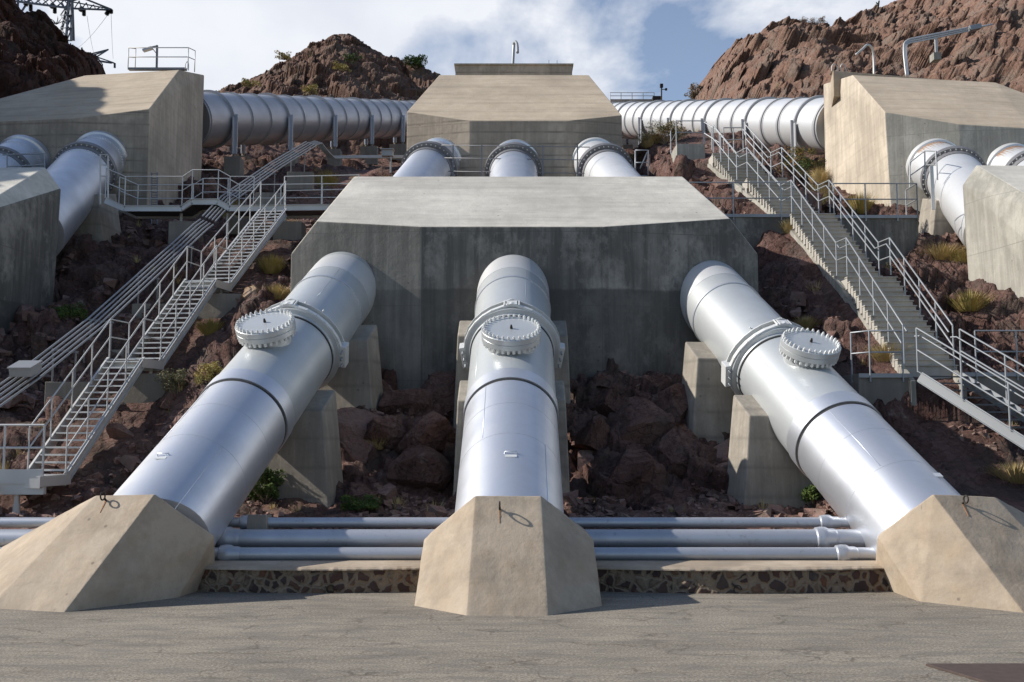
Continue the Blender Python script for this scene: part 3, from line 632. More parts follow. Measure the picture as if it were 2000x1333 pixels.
    if plate:
        q0 = P(18.0)+N*(RP)+B*(-0.1 if key == 'left' else 0.03)
        if key == 'right':
            pb = MB(); q0 = P(18.25)+(N*math.cos(-0.25)+B*math.sin(0.35)*1)*(RP-0.02); pb.box(q0, (0.2, 0.12, 0.02), Matrix((B, D, N)).transposed()); pb.build('paint_patch', M['white'], e)
        else:
            pb = MB(); up_ = N
            pb.tube([q0-B*0.12+N*(-0.02), q0-B*0.10+N*0.03, q0+B*0.10+N*0.03, q0+B*0.12-N*0.02], 0.012, 6); pb.build('handle', M['silver'], e, True)
            pb = MB(); pb.box(q0-D*0.10+N*0.0, (0.20, 0.07, 0.012), Matrix((B, D, N)).transposed()); pb.build('nameplate', M['bolt'], e)
    return e
pipe('left', 'left of the three big silver pipes, leaning down towards the lower left corner', 26.9, 22.2)
pipe('centre', 'middle big silver pipe coming straight down at the camera', 26.9, 21.9)
pipe('right', 'right big silver pipe with the brightest sun glare, slanting to the lower right', 27.5, 22.25)
# ---------------------------------------------------------------- piers
def pier(key, y, label, hw=1.25, drop=0.22, zb=None):
    P, D, N = AX[key]; yaw = math.atan2(D.x, D.y); Mz = Matrix.Rotation(-yaw, 3, 'Z'); c = P(y)
    def L(x, yy_, z): return V(c.x, c.y, 0)+Mz @ V(x, yy_, 0)+V(0, 0, z)
    z0 = c.z-drop; th = 0.85; zg = (zb if zb is not None else hz(c.x, y)-0.8)
    pts = [L(-hw, 0, z0), L(hw, 0, z0), L(-hw, th, z0+th*0.577), L(hw, th, z0+th*0.577)]
    k = (z0-zg)*(0.04 if key == 'centre' else 0.11)
    pts += [L(-hw-k, -k*0.6, zg), L(hw+k, -k*0.6, zg), L(-hw-k, th+k*0.4, zg), L(hw+k, th+k*0.4, zg)]
    o = hull('pipe_pier', pts, M['pier'], None, 0.03)
    return tag(o, label, 'pier', 'concrete piers under the big pipes')
pier('left', 21.9, 'lower concrete pier propping the left pipe, patch of sun on its face', 1.22, 0.6)
pier('left', 24.8, 'upper concrete pier propping the left pipe, close to the grey wall', 1.3, 0.5)
pier('centre', 21.9, 'lower concrete pier mostly hidden behind the middle pipe', 1.19, 0.38)
pier('centre', 24.8, 'upper concrete pier flanking the middle pipe against the dark wall', 1.38, 0.36)
pier('right', 21.8, 'lower concrete pier under the right pipe, sunlit left flank', 1.38, 0.2)
pier('right', 24.7, 'upper concrete pier under the right pipe, beside the dark wall', 1.38, 0.45)
# ---------------------------------------------------------------- thrust blocks
def plane_z(p0, slope, y): return p0.z+slope*(y-p0.y)
def block_thing(name, label): return None
# lower middle block
ridge0 = at(1000, 443, 26.3)
def rz(y): return ridge0.z+0.70*(y-26.3)
zt = rz(29.4)
def lowblock():
    e = empty('thrust_block', V(0, 28, 2.5), 'wide grey concrete thrust block in the middle, dark stained front and pale sloping top', 'concrete block')
    fr = [(-5.30, 26.6, 0), (-2.45, 26.3, 0), (2.45, 26.3, 0), (6.0, 27.0, 0.12)]
    pts = []
    for x, y, dz in fr: pts += [V(x, y, rz(y)-dz), V(x, y, 2.0)]
    pts += [V(-6.0, 26.7, at(563, 497, 26.7).z), V(-6.0, 26.7, 2.0), V(6.80, 27.2, at(1487, 497, 27.2).z), V(6.80, 27.2, 2.0)]
    for x in (at(692, 350, 29.4).x, at(1333, 350, 29.4).x): pts += [V(x, 29.4, zt), V(x, 33, zt)]
    pts += [V(-6.0, 33, zt-0.9), V(6.6, 33, zt-0.9), V(-6.0, 33, 3), V(6.6, 33, 3), V(-6.0, 30, zt-1.6), V(6.6, 30, zt-1.6)]
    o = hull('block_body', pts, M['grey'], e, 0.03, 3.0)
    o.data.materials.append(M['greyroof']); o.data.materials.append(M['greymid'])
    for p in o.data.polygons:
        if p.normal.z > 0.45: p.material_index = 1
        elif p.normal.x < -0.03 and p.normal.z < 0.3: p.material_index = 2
lowblock()
# upper middle block
r1 = at(1000, 236, 41)
def rz1(y): return r1.z+0.74*(y-41)
def upblock():
    e = empty('thrust_block', V(0, 44, 11), 'tan concrete thrust block in the middle distance, above the grey block', 'concrete block')
    fr = [(at(795, 226, 41.8).x, 41.75), (at(917, 236, 41).x, 41.0), (at(1112, 235, 41).x, 41.0), (at(1214, 231, 41.6).x, 41.45)]
    pts = []
    for x, y in fr: pts += [V(x, y, rz1(y)), V(x, y, 9)]
    yt = 45.2; z_ = at(1000, 147, yt).z; s = (z_-rz1(41))/(yt-41)
    pts = []
    for x, y in fr: pts += [V(x, y, rz1(41)+s*(y-41)), V(x, y, 9)]
    x0, x1 = at(858, 147, yt).x, at(1150, 147, yt).x
    pts += [V(x0, yt, z_), V(x1, yt, z_), V(x0, 50, z_), V(x1, 50, z_), V(x0-0.3, 50, 12), V(x1+0.3, 50, 12), V(x0-0.5, yt, z_-2.0), V(x1+0.5, yt, z_-2)]
    o = hull('block_body', pts, M['board'], e, 0.03, 3.0)
    o.data.materials.append(M['boardroof'])
    for p in o.data.polygons:
        if p.normal.z > 0.45: p.material_index = 1
    a = at(890, 133, 46.6); b_ = at(1117, 133, 46.6)
    m_ = MB(); m_.box(((a.x+b_.x)/2, 47.2, a.z-0.5), (b_.x-a.x, 1.6, 1.1)); m_.box(((a.x+b_.x)/2, 47.2, a.z+0.09), (b_.x-a.x+0.12, 1.72, 0.07)); m_.build('parapet', M['board'], e)
upblock()
# left upper block
def lub():
    e = empty('thrust_block', V(-19, 43, 11), 'tan board-marked thrust block at upper left, cliff shadow across its roof', 'concrete block')
    A = at(292, 213, 40.0); J = at(143, 232, 39.7); K = at(-60, 240, 40.1); T = at(350, 137, 43.8); T2 = at(165, 148, 44.6); W = at(-160, 236, 41.3); 
    Bk = at(399, 147, 47.0); 
    pts = [A, J, K, W, T, T2, Bk, V(Bk.x, Bk.y, 11), V(A.x+0.05, A.y, 9), V(J.x, J.y, 9), V(K.x, K.y, 9), V(W.x, W.y, 9), V(T2.x, 50, T2.z), V(W.x, 50, 11), V(W.x+0.2, 43, W.z-0.4)]
    o = hull('block_body', pts, M['board'], e, 0.03, 4.0)
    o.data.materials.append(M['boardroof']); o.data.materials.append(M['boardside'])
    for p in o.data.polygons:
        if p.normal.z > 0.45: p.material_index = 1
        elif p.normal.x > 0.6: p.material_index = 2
lub()
def rub():
    e = empty('thrust_block', V(19, 43, 11), 'pale sunlit thrust block at upper right with a tan sloping roof', 'concrete block')
    A = at(1728, 219, 39.0); J = at(1873, 243, 38.2); K = at(2010, 251, 38.0); W = at(2180, 250, 39.5); T = at(1665, 147, 42.5); T2 = at(1945, 167, 42.9)
    Bk = at(1608, 165, 46.0)
    T2.z = T.z+(T2.z-T.z)*0.6
    pts = [A, J, K, W, T, T2, Bk, V(Bk.x-0.05, Bk.y, 10.5), V(A.x+0.2, A.y, 8.5), V(J.x, J.y, 8.5), V(K.x, K.y, 8.5), V(W.x, W.y, 8.5), V(T2.x, 49, T2.z), V(W.x, 49, 11), V(W.x, 42, W.z-0.3)]
    o = hull('block_body', pts, M['greylight'], e, 0.03, 4.0)
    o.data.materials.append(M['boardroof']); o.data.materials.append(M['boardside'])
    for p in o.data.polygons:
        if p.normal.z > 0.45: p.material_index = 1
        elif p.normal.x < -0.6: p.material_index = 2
    a = at(1627, 138, 43.8); b_ = at(1832, 155, 44.5)
    pts = [a, b_, V(a.x, a.y, a.z-1.2), V(b_.x, b_.y, b_.z-1.2), V(a.x+0.75, 47, a.z), V(b_.x, 47, b_.z), V(a.x+0.75, 47, a.z-1.5), V(b_.x, 47, b_.z-1.5)]
    hull('parapet', pts, M['tan'], e, 0.03, 3)
rub()
def llb():
    A = at(88, 327, 31.0); B_ = at(119, 370, 31.0); C_ = at(104, 590, 30.2)
    R1 = at(0, 380, 28.6); R2 = at(0, 448, 28.2)
    d = (R1-A); d2 = (R2-B_)
    pts = [A, B_, V(B_.x-0.15, 31.0, 4.5), A+d*1.9, B_+d2*2.1, V((B_+d2*2.1).x-0.3, (B_+d2*2.1).y, 2), V(-24, A.y+0.3, A.z), V(-24, (A+d*1.9).y, (A+d*1.9).z), V(-24, (A+d*1.9).y-0.3, 2), V(B_.x-1.1, 33.0, B_.z), V(A.x-1.1, 33, A.z), V(-24, 33, A.z), V(B_.x-1.1, 33, 5), V(-24, 33, 5)]
    e = empty('thrust_block', V(-18, 30, 2), 'grey concrete thrust block cut by the left edge of the photo', 'concrete block')
    o = hull('block_body', pts, M['grey'], e, 0.03, 5.0)
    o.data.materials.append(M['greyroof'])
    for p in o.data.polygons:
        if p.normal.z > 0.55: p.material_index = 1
llb()
def rlb():
    A = at(1907, 323, 30.2); B_ = at(1880, 362, 30.2)
    R1 = at(2000, 378, 28.0); R2 = at(2000, 465, 27.6)
    d = (R1-A); d2 = (R2-B_)
    pts = [A, B_, V(B_.x+0.12, 30.2, 4.5), A+d*1.9, B_+d2*2.1, V((B_+d2*2.1).x+0.3, (B_+d2*2.1).y, 2), V(24, A.y+0.3, A.z), V(24, (A+d*1.9).y, (A+d*1.9).z), V(24, (A+d*1.9).y-0.3, 2), V(B_.x+1.3, 32.5, B_.z), V(A.x+1.3, 32.5, A.z), V(24, 32.5, A.z), V(B_.x+1.3, 32.5, 5), V(24, 32.5, 5)]
    e = empty('thrust_block', V(18, 30, 2), 'pale sunlit concrete thrust block cut by the right edge of the photo', 'concrete block')
    o = hull('block_body', pts, M['greylight'], e, 0.03, 5.0)
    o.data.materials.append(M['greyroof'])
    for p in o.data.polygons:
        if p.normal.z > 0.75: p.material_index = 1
rlb()
# ---------------------------------------------------------------- upper pipes
def upipe(label, pts, matn, rivets=0, r=0.95, rust=False, group='upper pipes entering the tan thrust blocks', ringr=0.22):
    """pts: entry in the wall, flange, then down to the lower block"""
    e = empty('flanged_pipe', pts[-1], label, 'pipe', group)
    E_, G_, Lw = (Vector(p) for p in pts)
    d1 = (G_-E_).normalized(); d2 = (Lw-G_).normalized()
    if abs(E_.x) > 8: Lw = Lw+d2*0.9
    m_ = MB(); m_.tube([E_-d1*0.4, G_+d1*0.05], r, 64); m_.build('stub_pipe', M[matn], e, True, 40)
    m_ = MB(); m_.lathe(E_, d1, [(-0.2, r), (-0.2, r+0.08), (0.06, r+0.08), (0.10, r)], 64); m_.build('wall_collar', M[matn], e, True, 30)
    m_ = MB(); m_.tube([G_-d2*0.1, Lw], r, 64); m_.build('barrel', M[matn], e, True, 40)
    fo = MB(); fo.lathe(G_, d2, [(-0.16, r-0.02), (-0.16, r+ringr), (-0.02, r+ringr), (-0.01, r+ringr-0.02), (0.01, r+ringr-0.02), (0.02, r+ringr), (0.16, r+ringr), (0.16, r+0.05), (0.45, r+0.03), (0.45, r-0.02)], 72)
    fo_ = fo.build('flange', M['ringgrey'], e, True, 30)
    ref = Vector((0, 0, 1)); u = (ref-d2*ref.dot(d2)).normalized(); v_ = d2.cross(u)
    for k in range(36):
        an = 2*PI*k/36
        q0 = G_+(u*math.cos(an)+v_*math.sin(an))*(r+ringr*0.62); bb = MB(); bb.tube([q0-d2*0.2, q0+d2*0.21], 0.026, 6); bb.build('flange_bolt', M['bolt'], fo_)
    if rivets:
        for base_, dd, offs in ((G_, d2, (0.55, 0.68, 0.81)), (E_, d1, (0.55, 0.68))):
            uu_ = (ref-dd*ref.dot(dd)).normalized(); vv_ = dd.cross(uu_)
            for q, o_ in enumerate(offs):
                rb = MB(); rb.lathe(base_, dd, [(o_-0.05, r-0.01), (o_-0.05, r+0.004), (o_+0.05, r+0.004), (o_+0.05, r-0.01)], 64)
                for k in range(60):
                    an = 2*PI*(k+0.5*(q % 2))/60; nrm = uu_*math.cos(an)+vv_*math.sin(an); p = base_+dd*o_+nrm*(r+0.002)
                    rb.tube([p, p+nrm*0.022], 0.02, 5, radii=[0.026, 0.012])
                rb.build('rivet_band', M[matn], e)
    if rust:
        rb = MB(); uu_ = (ref-d1*ref.dot(d1)).normalized(); vv_ = d1.cross(uu_)
        n_ = 60
        for k in range(n_):
            a0 = (k/n_-0.5)*1.9; a1 = ((k+1)/n_-0.5)*1.9; L_ = 0.10+0.45*abs(math.sin(k*1.7)*math.cos(k*0.9))*(0.35+max(0, math.cos(a0*1.3)))*(1.3 if a0 > 0 else 0.8)
            def pt(a, t_): nn_ = uu_*math.cos(a)+vv_*math.sin(a); return E_+d1*t_+nn_*(r+0.010)
            rb.add([pt(a0, 0.05), pt(a1, 0.05), pt((a0+a1)/2, 0.11+L_)], [(0, 1, 2)])
        rb.build('rust_streaks', M['rust'], e)
    return e
def axp(key, y): return AX[key][0](y)
uL = AX['left'][0](33.5); uC = AX['centre'][0](33.5); uR = AX['right'][0](33.5)
upipe('silver flanged pipe leaving the middle tan block towards the left', [at(857, 318, 41.4), at(838, 333, 39.9), at(790, 400, 35.0)], 'silver')
upipe('middle silver flanged pipe with orange rust where it enters the tan block', [at(1006, 322, 41.0), at(1003, 336, 39.6), at(1004, 405, 35.0)], 'silver', rust=True)
upipe('whitish flanged pipe leaving the middle tan block towards the right', [at(1162, 318, 41.3), at(1182, 337, 39.7), at(1236, 405, 35.0)], 'white')
upipe('riveted silver pipe of the upper left block, with a bolted flange and its own pier', [at(196, 310, 39.9), at(166, 336, 37.9), at(75, 440, 32.2)], 'silver', rivets=1, r=1.02, ringr=0.14)
upipe('riveted silver pipe at the far left edge, seen above the grey block', [at(45, 318, 39.7), at(2, 345, 38.0), at(-90, 430, 32.5)], 'silver', rivets=1, r=1.02, ringr=0.14)
upipe('white pipe of the upper right block with a grey bolted flange', [at(1826, 326, 38.6), at(1862, 346, 37.0), at(1935, 440, 31.8)], 'white', r=1.0, rust=True, ringr=0.15)
upipe('rust-streaked white pipe at the far right edge, half behind the pale block', [at(1975, 335, 38.3), at(2020, 350, 36.9), at(2110, 430, 32.0)], 'white', r=1.0, rust=True, ringr=0.15)
def small_pier(label, px0, px1, pt, pb, d, th=1.0, tw=0.0):
    a = at(px0, pt, d); b_ = at(px1, pt, d)
    z1 = at(px0, pb, d).z-0.8
    pts = [a, b_, a+V(0.1, th, 0.4), b_+V(0, th, 0.4), V(a.x-tw, d-0.15, z1), V(b_.x+tw, d-0.15, z1), V(a.x-tw, d+th+0.2, z1), V(b_.x+tw, d+th+0.2, z1)]
    return tag(hull('pipe_pier', pts, M['pier'], None, 0.03), label, 'pier', 'tapered piers under the side pipes')
small_pier('shaded tapered pier under the riveted pipe at upper left', 60, 192, 380, 500, 35.3, 1.6, 0.5)
small_pier('tapered pier with a sunlit flank under the white pipe at upper right', 1828, 1905, 392, 470, 34.8, 1.4, 0.35)
# ---------------------------------------------------------------- big supply pipes on the slope behind
def bigpipe(label, A, B_, ra, rb, matn, nring, ringm, leg_every, ringw=0.12):
    A = Vector(A); B_ = Vector(B_); d = (B_-A).normalized(); L = (B_-A).length
    e = empty('supply_pipe', (A.x, A.y, A.z-ra-1), label, 'pipe', 'pair of huge supply pipes on the slope behind')
    m_ = MB(); m_.tube([A, B_], ra, 96, radii=[ra, rb]); m_.build('barrel', M[matn], e, True, 40)
    ref = Vector((0, 0, 1)); u = (ref-d*ref.dot(d)).normalized(); s_ = d.cross(u).normalized()
    for i in range(nring):
        q = (i+0.06)/nring; t_ = q*L; r_ = ra+(rb-ra)*q; c = A+d*t_
        big = (i % leg_every) == 1
        h = 0.13 if big else 0.07
        m_ = MB(); m_.lathe(c, d, [(-ringw/2, r_-0.02), (-ringw/2, r_+h), (ringw/2, r_+h), (ringw/2, r_-0.02)], 80)
        if not big: m_.lathe(c, d, [(-ringw*1.6, r_-0.01), (-ringw*1.6, r_+0.012), (ringw*1.6, r_+0.012), (ringw*1.6, r_-0.01)], 80)
        m_.build('stiffener_ring', M[ringm], e, True, 30)
        if big:
            for sg in (-1, 1):
                lm = MB(); top = c+s_*sg*(r_+0.12); zb_ = c.z-r_-0.55
                lm.beam(top+V(0, 0, 0.15), V(top.x, top.y, zb_), 0.30, 0.05, up=d); lm.beam(top+d*0.12, V(top.x, top.y, zb_)+d*0.12, 0.05, 0.26, up=d); lm.beam(top-d*0.12, V(top.x, top.y, zb_)-d*0.12, 0.05, 0.26, up=d)
                lo = lm.build('support_leg', M[ringm], e)
                fm = MB(); fm.tube([V(top.x, top.y, zb_), V(top.x, top.y, zb_-0.25)], 0.09, 8); fm.box((top.x, top.y, zb_-0.9), (0.8, 0.8, 1.3)); fm.build('leg_footing', M['dull'], lo)
    return e
def bp_ends(pxa, ya, da, pxb, yb, db): return at(pxa, ya, da), at(pxb, yb, db)
a_, b_ = at(362, 234, 48.0), at(850, 232, 86.0)
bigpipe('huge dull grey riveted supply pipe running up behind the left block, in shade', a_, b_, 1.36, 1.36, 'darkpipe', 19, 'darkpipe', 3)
a_, b_ = at(1642, 246, 47.6), at(1120, 232, 92.0)
bigpipe('huge white sunlit supply pipe with dark rings, running up behind the right block', a_, b_, 1.36, 1.36, 'white', 25, 'ringlight', 3, 0.14)
# ---------------------------------------------------------------- small horizontal pipes and stone wall
def hpipe(label, py, d, r, collars, x0=-16, x1=16):
    z = at(1000, py, d).z
    e = empty('water_pipe', V(0, d, z), label, 'pipe', 'small horizontal pipes along the stone wall')
    m_ = MB(); m_.tube([V(x0, d, z), V(x1, d, z)], r, 24); m_.build('barrel', M['smallpipe'], e, True, 40)
    for cpx in collars:
        x = (cpx-1000)/F*d
        m_ = MB(); m_.lathe(V(x, d, z), V(1, 0, 0), [(-0.14, r), (-0.12, r+0.035), (-0.03, r+0.05), (0.06, r+0.045), (0.10, r+0.02), (0.2, r+0.015), (0.24, r)], 24); m_.build('collar', M['smallpipe'], e, True, 50)
    return e, z
hp1, z1 = hpipe('thinnest and rearmost of the three horizontal pipes near the ground', 1021, 18.65, 0.095, (490, 1607, -60))
hp2, z2 = hpipe('thickest horizontal pipe, in the middle of the three', 1053, 18.2, 0.172, (452, 1598))
hp3, z3 = hpipe('lowest horizontal pipe, lying right behind the wall capping', 1083, 17.75, 0.122, (452, 1637, 70))
def pipe_chair(px, label):
    x = (px-1000)/F*18.6
    e = hull('pipe_support', [V(x-0.2, 18.35, -0.1), V(x+0.35, 18.35, -0.1), V(x-0.12, 18.5, z1+0.16), V(x+0.22, 18.5, z1+0.16), V(x-0.12, 18.95, z1+0.12), V(x+0.22, 18.95, z1+0.12), V(x-0.2, 19.1, -0.1), V(x+0.35, 19.1, -0.1)], M['pier'], None, 0.015)
    tag(e, label, 'pipe support')
pipe_chair(505, 'small pale concrete support under the thin pipe, right of the left anchor block')
zcap = at(1000, 1108, 17.1).z
def swall(x0, x1, label, bulge):
    e = empty('stone_wall', V((x0+x1)/2, 17.3, 0), label, 'stone wall', 'low stone wall between the anchor blocks')
    n_ = 60; m_ = MB(); c = MB(); rnd = random.Random(int(x0*10))
    rows = []
    for i in range(n_+1):
        x = x0+(x1-x0)*i/n_; q = i/n_; yb = 17.05-bulge*math.sin(PI*q)
        rows.append((x, yb+rnd.uniform(-0.012, 0.012)))
    vs = []
    for x, yb in rows: vs += [(x, yb, -0.05), (x, yb+0.03, zcap-0.015), (x, 17.75, zcap-0.015), (x, 17.75, -0.05)]
    fs = []
    for i in range(n_):
        k = i*4
        for j in range(4): fs.append((k+j, k+(j+1) % 4, k+4+(j+1) % 4, k+4+j))
    fs += [(0, 3, 2, 1), (n_*4, n_*4+1, n_*4+2, n_*4+3)]
    m_.add(vs, fs); m_.build('masonry', M['masonry'], e)
    vs = []
    for x, yb in rows:
        j = rnd.uniform(-0.006, 0.006); vs += [(x, yb-0.02+j, zcap-0.02), (x, yb-0.015+j, zcap+0.0), (x, yb+0.04, zcap+0.03), (x, 17.6, zcap+0.045), (x, 17.6, zcap-0.02)]
    fs = []
    for i in range(n_):
        k = i*5
        for j in range(5): fs.append((k+j, k+(j+1) % 5, k+5+(j+1) % 5, k+5+j))
    fs += [(0, 4, 3, 2, 1), tuple(n_*5+j for j in range(5))]
    c.add(vs, fs); c.build('capping', M['tan'], e)
    return e
swall(-16, -7.6, 'low stone wall left of the left anchor block, at the photo edge', 0.0)
swall(-5.6, -1.1, 'low stone wall with tan capping between the left and middle anchor blocks', 0.22)
swall(1.1, 6.4, 'low stone wall with tan capping between the middle and right anchor blocks', 0.28)
for px, py, lab in ((1441, 1158, 'drain pipe mouth at the foot of the right stretch of stone wall'), (645, 1152, 'drain pipe mouth at the foot of the left stretch of stone wall')):
    p = at(px, py, 16.78); p.z = max(p.z, 0.07); m_ = MB(); m_.lathe(p, V(0, 1, 0), [(0, 0.055), (0, 0.07), (0.3, 0.07), (0.3, 0.055)], 20); o = m_.build('drain_pipe', M['iron'], None, True, 30); tag(o, lab, 'drain pipe')
# steel plate on the road
a = atz(1808, 1301, 0.0); pts = []
for x, y in ((a.x, a.y), (a.x+3, a.y+0.02), (a.x+3, a.y-2.5), (a.x+0.95, a.y-2.5)): pts += [V(x, y, 0.002), V(x, y, 0.028)]
tag(hull('steel_plate', pts, M['plate'], None, 0.003), 'rusty brown steel plate lying on the road at the lower right corner', 'steel plate')
# ---------------------------------------------------------------- railings, stairs
def railing(parent, pts, h=1.05, rails=(1.0, 0.52), r=0.02, mat='galv', post_sp=1.3, posts=None, ends=True, name='railing', drop=0.0):
    pts = [Vector(p) for p in pts]
    m_ = MB()
    for k in rails: m_.tube([p+V(0, 0, h*k) for p in pts], r, 8)
    o = m_.build(name, M[mat], parent, True, 60)
    if posts is None:
        posts = []
        for i in range(len(pts)-1):
            L = (pts[i+1]-pts[i]).length; n_ = max(1, round(L/post_sp))
            for j in range(n_): posts.append(pts[i].lerp(pts[i+1], j/n_))
        posts.append(pts[-1])
    for p in posts:
        pm = MB(); pm.tube([p-V(0, 0, drop), p+V(0, 0, h)], r*1.05, 8)
        pm.build('post', M[mat], o, True, 60)
    return o
def side(a, b):
    d = (b-a); d.z = 0; d.normalize(); return V(d.y, -d.x, 0)   # to the right when walking a->b
def metal_flight(e, a, b, wd, mat, nst, thick=0.055, treadm='galvlight', sd=None):
    s_ = sd or side(a, b)
    fw = (b-a); 
    for sg in (-1, 1):
        m_ = MB(); p, q = a+s_*sg*wd/2, b+s_*sg*wd/2
        up = (q-p).cross(s_).normalized(); 
        if up.z < 0: up = -up
        m_.beam(p-V(0, 0, 0.09), q-V(0, 0, 0.09), 0.014, 0.25); 
        m_.beam(p-V(0, 0, -0.035)+s_*sg*0.03, q+V(0, 0, 0.035)+s_*sg*0.03, 0.07, 0.014); m_.beam(p-V(0, 0, 0.215)+s_*sg*0.03, q-V(0, 0, 0.215)+s_*sg*0.03, 0.07, 0.014)
        m_.build('stringer', M[mat], e)
    for i in range(nst):
        t_ = (i+0.5)/nst; c = a.lerp(b, t_)
        h = (b-a); h.z = 0; h.normalize()
        Mt = Matrix((s_, h, V(0, 0, 1))).transposed()
        m_ = MB(); m_.box(c+h*0.03, (wd-0.03, 0.19, 0.022), Mt); m_.box(c-h*0.073-V(0, 0, 0.008), (wd-0.03, 0.012, 0.036), Mt)
        m_.build('tread', M[treadm], e)
def landing(e, c, h, wd, ln, mat, treadm='galvlight'):
    s_ = V(h.y, -h.x, 0); Mt = Matrix((s_, h, V(0, 0, 1))).transposed()
    m_ = MB(); m_.box(c-V(0, 0, 0.02), (wd-0.02, ln, 0.03), Mt); o = m_.build('landing_plate', M[treadm], e)
    m_ = MB()
    for sg in (-1, 1): m_.box(c+s_*sg*(wd/2+0.03)-V(0, 0, 0.12), (0.05, ln+0.2, 0.22), Mt)
    for sg in (-1, 1): m_.box(c+h*sg*(ln/2)-V(0, 0, 0.16), (wd, 0.04, 0.20), Mt)
    m_.build('landing_frame', M[mat], o)
# left metal staircase
def left_stair():
    e = empty('metal_staircase', STL[0]-V(0, 0, 0.9), 'open-tread metal staircase climbing the rocky slope left of the pipes', 'staircase')
    wd = 0.9; ns = (17, 17, 22)
    land = 0.45
    prev = None; rp = {-1: [], 1: []}; po = {-1: [], 1: []}
    hd = (STL[3]-STL[0]); hd.z = 0; hd.normalize(); sr = V(hd.y, -hd.x, 0)
    for i in range(3):
        a, b_ = STL[i].copy(), STL[i+1].copy()
        a2 = a+hd*land; b2 = b_-hd*land if i < 2 else b_
        metal_flight(e, a2, b2, wd, 'galvlight', ns[i], sd=sr)
        for sg in (-1, 1):
            o = sr*sg*wd/2
            rp[sg] += [a2+o, b2+o]
            n_ = 4 if i < 2 else 5
            po[sg] += [(a2+o).lerp(b2+o, j/n_) for j in range(n_+1)]
        if i: landing(e, a, hd, wd, land*2, 'galvlight')
    landing(e, STL[0]+V(-0.15, 0, 0), hd, 1.25, land*2, 'galvlight')
    for sg in (-1, 1): railing(e, rp[sg], 1.0, (1.0, 0.55), 0.018, 'galvlight', posts=po[sg])
    # rail and skirt in front of the bottom landing, first steps of a flight going on down to the left
    f0 = STL[0]-hd*land; 
    railing(e, [f0+V(-1.2, -0.02, 0), f0+V(-0.35, -0.02, 0), f0+V(0.47, -0.02, 0)], 1.05, (1.0, 0.55), 0.024, 'galvlight')
    m_ = MB(); m_.box(f0+V(-0.15, -0.06, -0.02), (1.3, 0.03, 0.30)); m_.box(f0+V(-0.1, 0.0, -0.26), (1.25, 0.12, 0.26)); m_.build('fascia', M['galvlight'], e)
    m_ = MB(); m_.tube([f0+V(-0.1, 0.1, -0.3), f0+V(-0.1, 0.1, -1.2)], 0.06, 12); m_.tube([f0+V(-0.1, 0.1, -0.6), f0+V(-0.1, 0.1, -1.25)], 0.075, 12); m_.build('column', M['galvlight'], e, True, 40)
    metal_flight(e, f0+V(-1.9, -0.9, -1.0), f0+V(-0.75, -0.05, -0.02), 0.9, 'galvlight', 6, sd=V(0.62, -0.78, 0))
    for i, sx in ((1, 0.85), (2, 0.85)):
        c = STL[i]; 
        m_ = MB(); m_.tube([c+V(0.3, 0.3, -0.2), c+V(0.3, 0.3, -1.6)], 0.05, 10); m_.build('column', M['galvlight'], e, True, 40)
left_stair()
for i, lab in ((1, 'shaded concrete footing under the lower landing of the left metal stair'), (2, 'shaded concrete footing under the upper landing of the left metal stair')):
    c = STL[i]; z = c.z
    tag(hull('stair_footing', [c+V(-0.1, -0.2, -0.35), c+V(1.05, -0.2, -0.38), c+V(-0.1, 0.9, -0.35), c+V(1.05, 0.9, -0.35), c+V(-0.2, -0.5, -1.7), c+V(0.75, -0.45, -2.0), c+V(-0.2, 1, -1.5), c+V(1.3, 1, -1.5)], M['dull'], None, 0.02), lab, 'footing')
# walkway on the left
def walkway():
    e = empty('walkway', at(400, 430, 34.6), 'grey steel walkway with railings crossing behind the top of the left metal stair', 'walkway')
    pz = lambda px, py, d=34.4: at(px, py, d)
    path = [(205, 392), (243, 408), (355, 408), (374, 395), (425, 395), (448, 408), (700, 405)]
    m_ = MB(); dk = MB()
    for d, sg in ((34.4, 0), (35.6, 1)):
        P_ = [V(at(px, 405, 34.4).x, d, at(px, py, 34.4).z) for px, py in path]
        for a, b_ in zip(P_, P_[1:]):
            m_.beam(a-V(0, 0, 0.0), b_, 0.05, 0.20); m_.beam(a+V(0, -0.03, 0.1), b_+V(0, -0.03, 0.1), 0.09, 0.015); m_.beam(a+V(0, -0.03, -0.1), b_+V(0, -0.03, -0.1), 0.09, 0.015)
        if sg == 0: PF = P_
    m_.build('side_channel', M['galvlight'], e)
    for a, b_ in zip(PF, PF[1:]): dk.beam(a+V(0, 0.6, 0.0), b_+V(0, 0.6, 0.0), 1.16, 0.04)
    dk.build('deck_grating', M['grating'], e)
    up = [p+V(0, 0, 0.1) for p in PF]
    i0 = [up[0], up[1], up[2], up[3], up[4], up[5], V(at(495, 400, 34.4).x, 34.4, up[5].z)]
    railing(e, i0, 1.05, (1.0, 0.52), 0.019, 'galvlight', 2.2)
    railing(e, [V(at(555, 400, 34.4).x, 34.4, up[5].z), V(up[6].x, 34.4, up[6].z)], 1.05, (1.0, 0.52), 0.019, 'galvlight', 1.05)
    railing(e, [p+V(0, 1.2, 0) for p in up], 1.05, (1.0, 0.52), 0.019, 'galvlight', 1.6)
    for px in (354, 445, 557):
        x = at(px, 420, 35).x; m_ = MB(); m_.tube([V(x, 35.0, up[2].z-0.15), V(x, 35.0, up[2].z-1.2)], 0.06, 10); m_.build('column', M['galvlight'], e, True, 40)
walkway()
for px, lab in ((362, 'small concrete footing under the left walkway column'), (565, 'concrete footing below the walkway, right of the metal stair top')):
    c = at(px, 452, 34.9); tag(hull('walkway_footing', [c+V(x, y, z) for x in (-0.5, 0.5) for y in (-0.3, 0.5) for z in (0.3, -0.9)], M['dull'], None, 0.02), lab, 'footing')
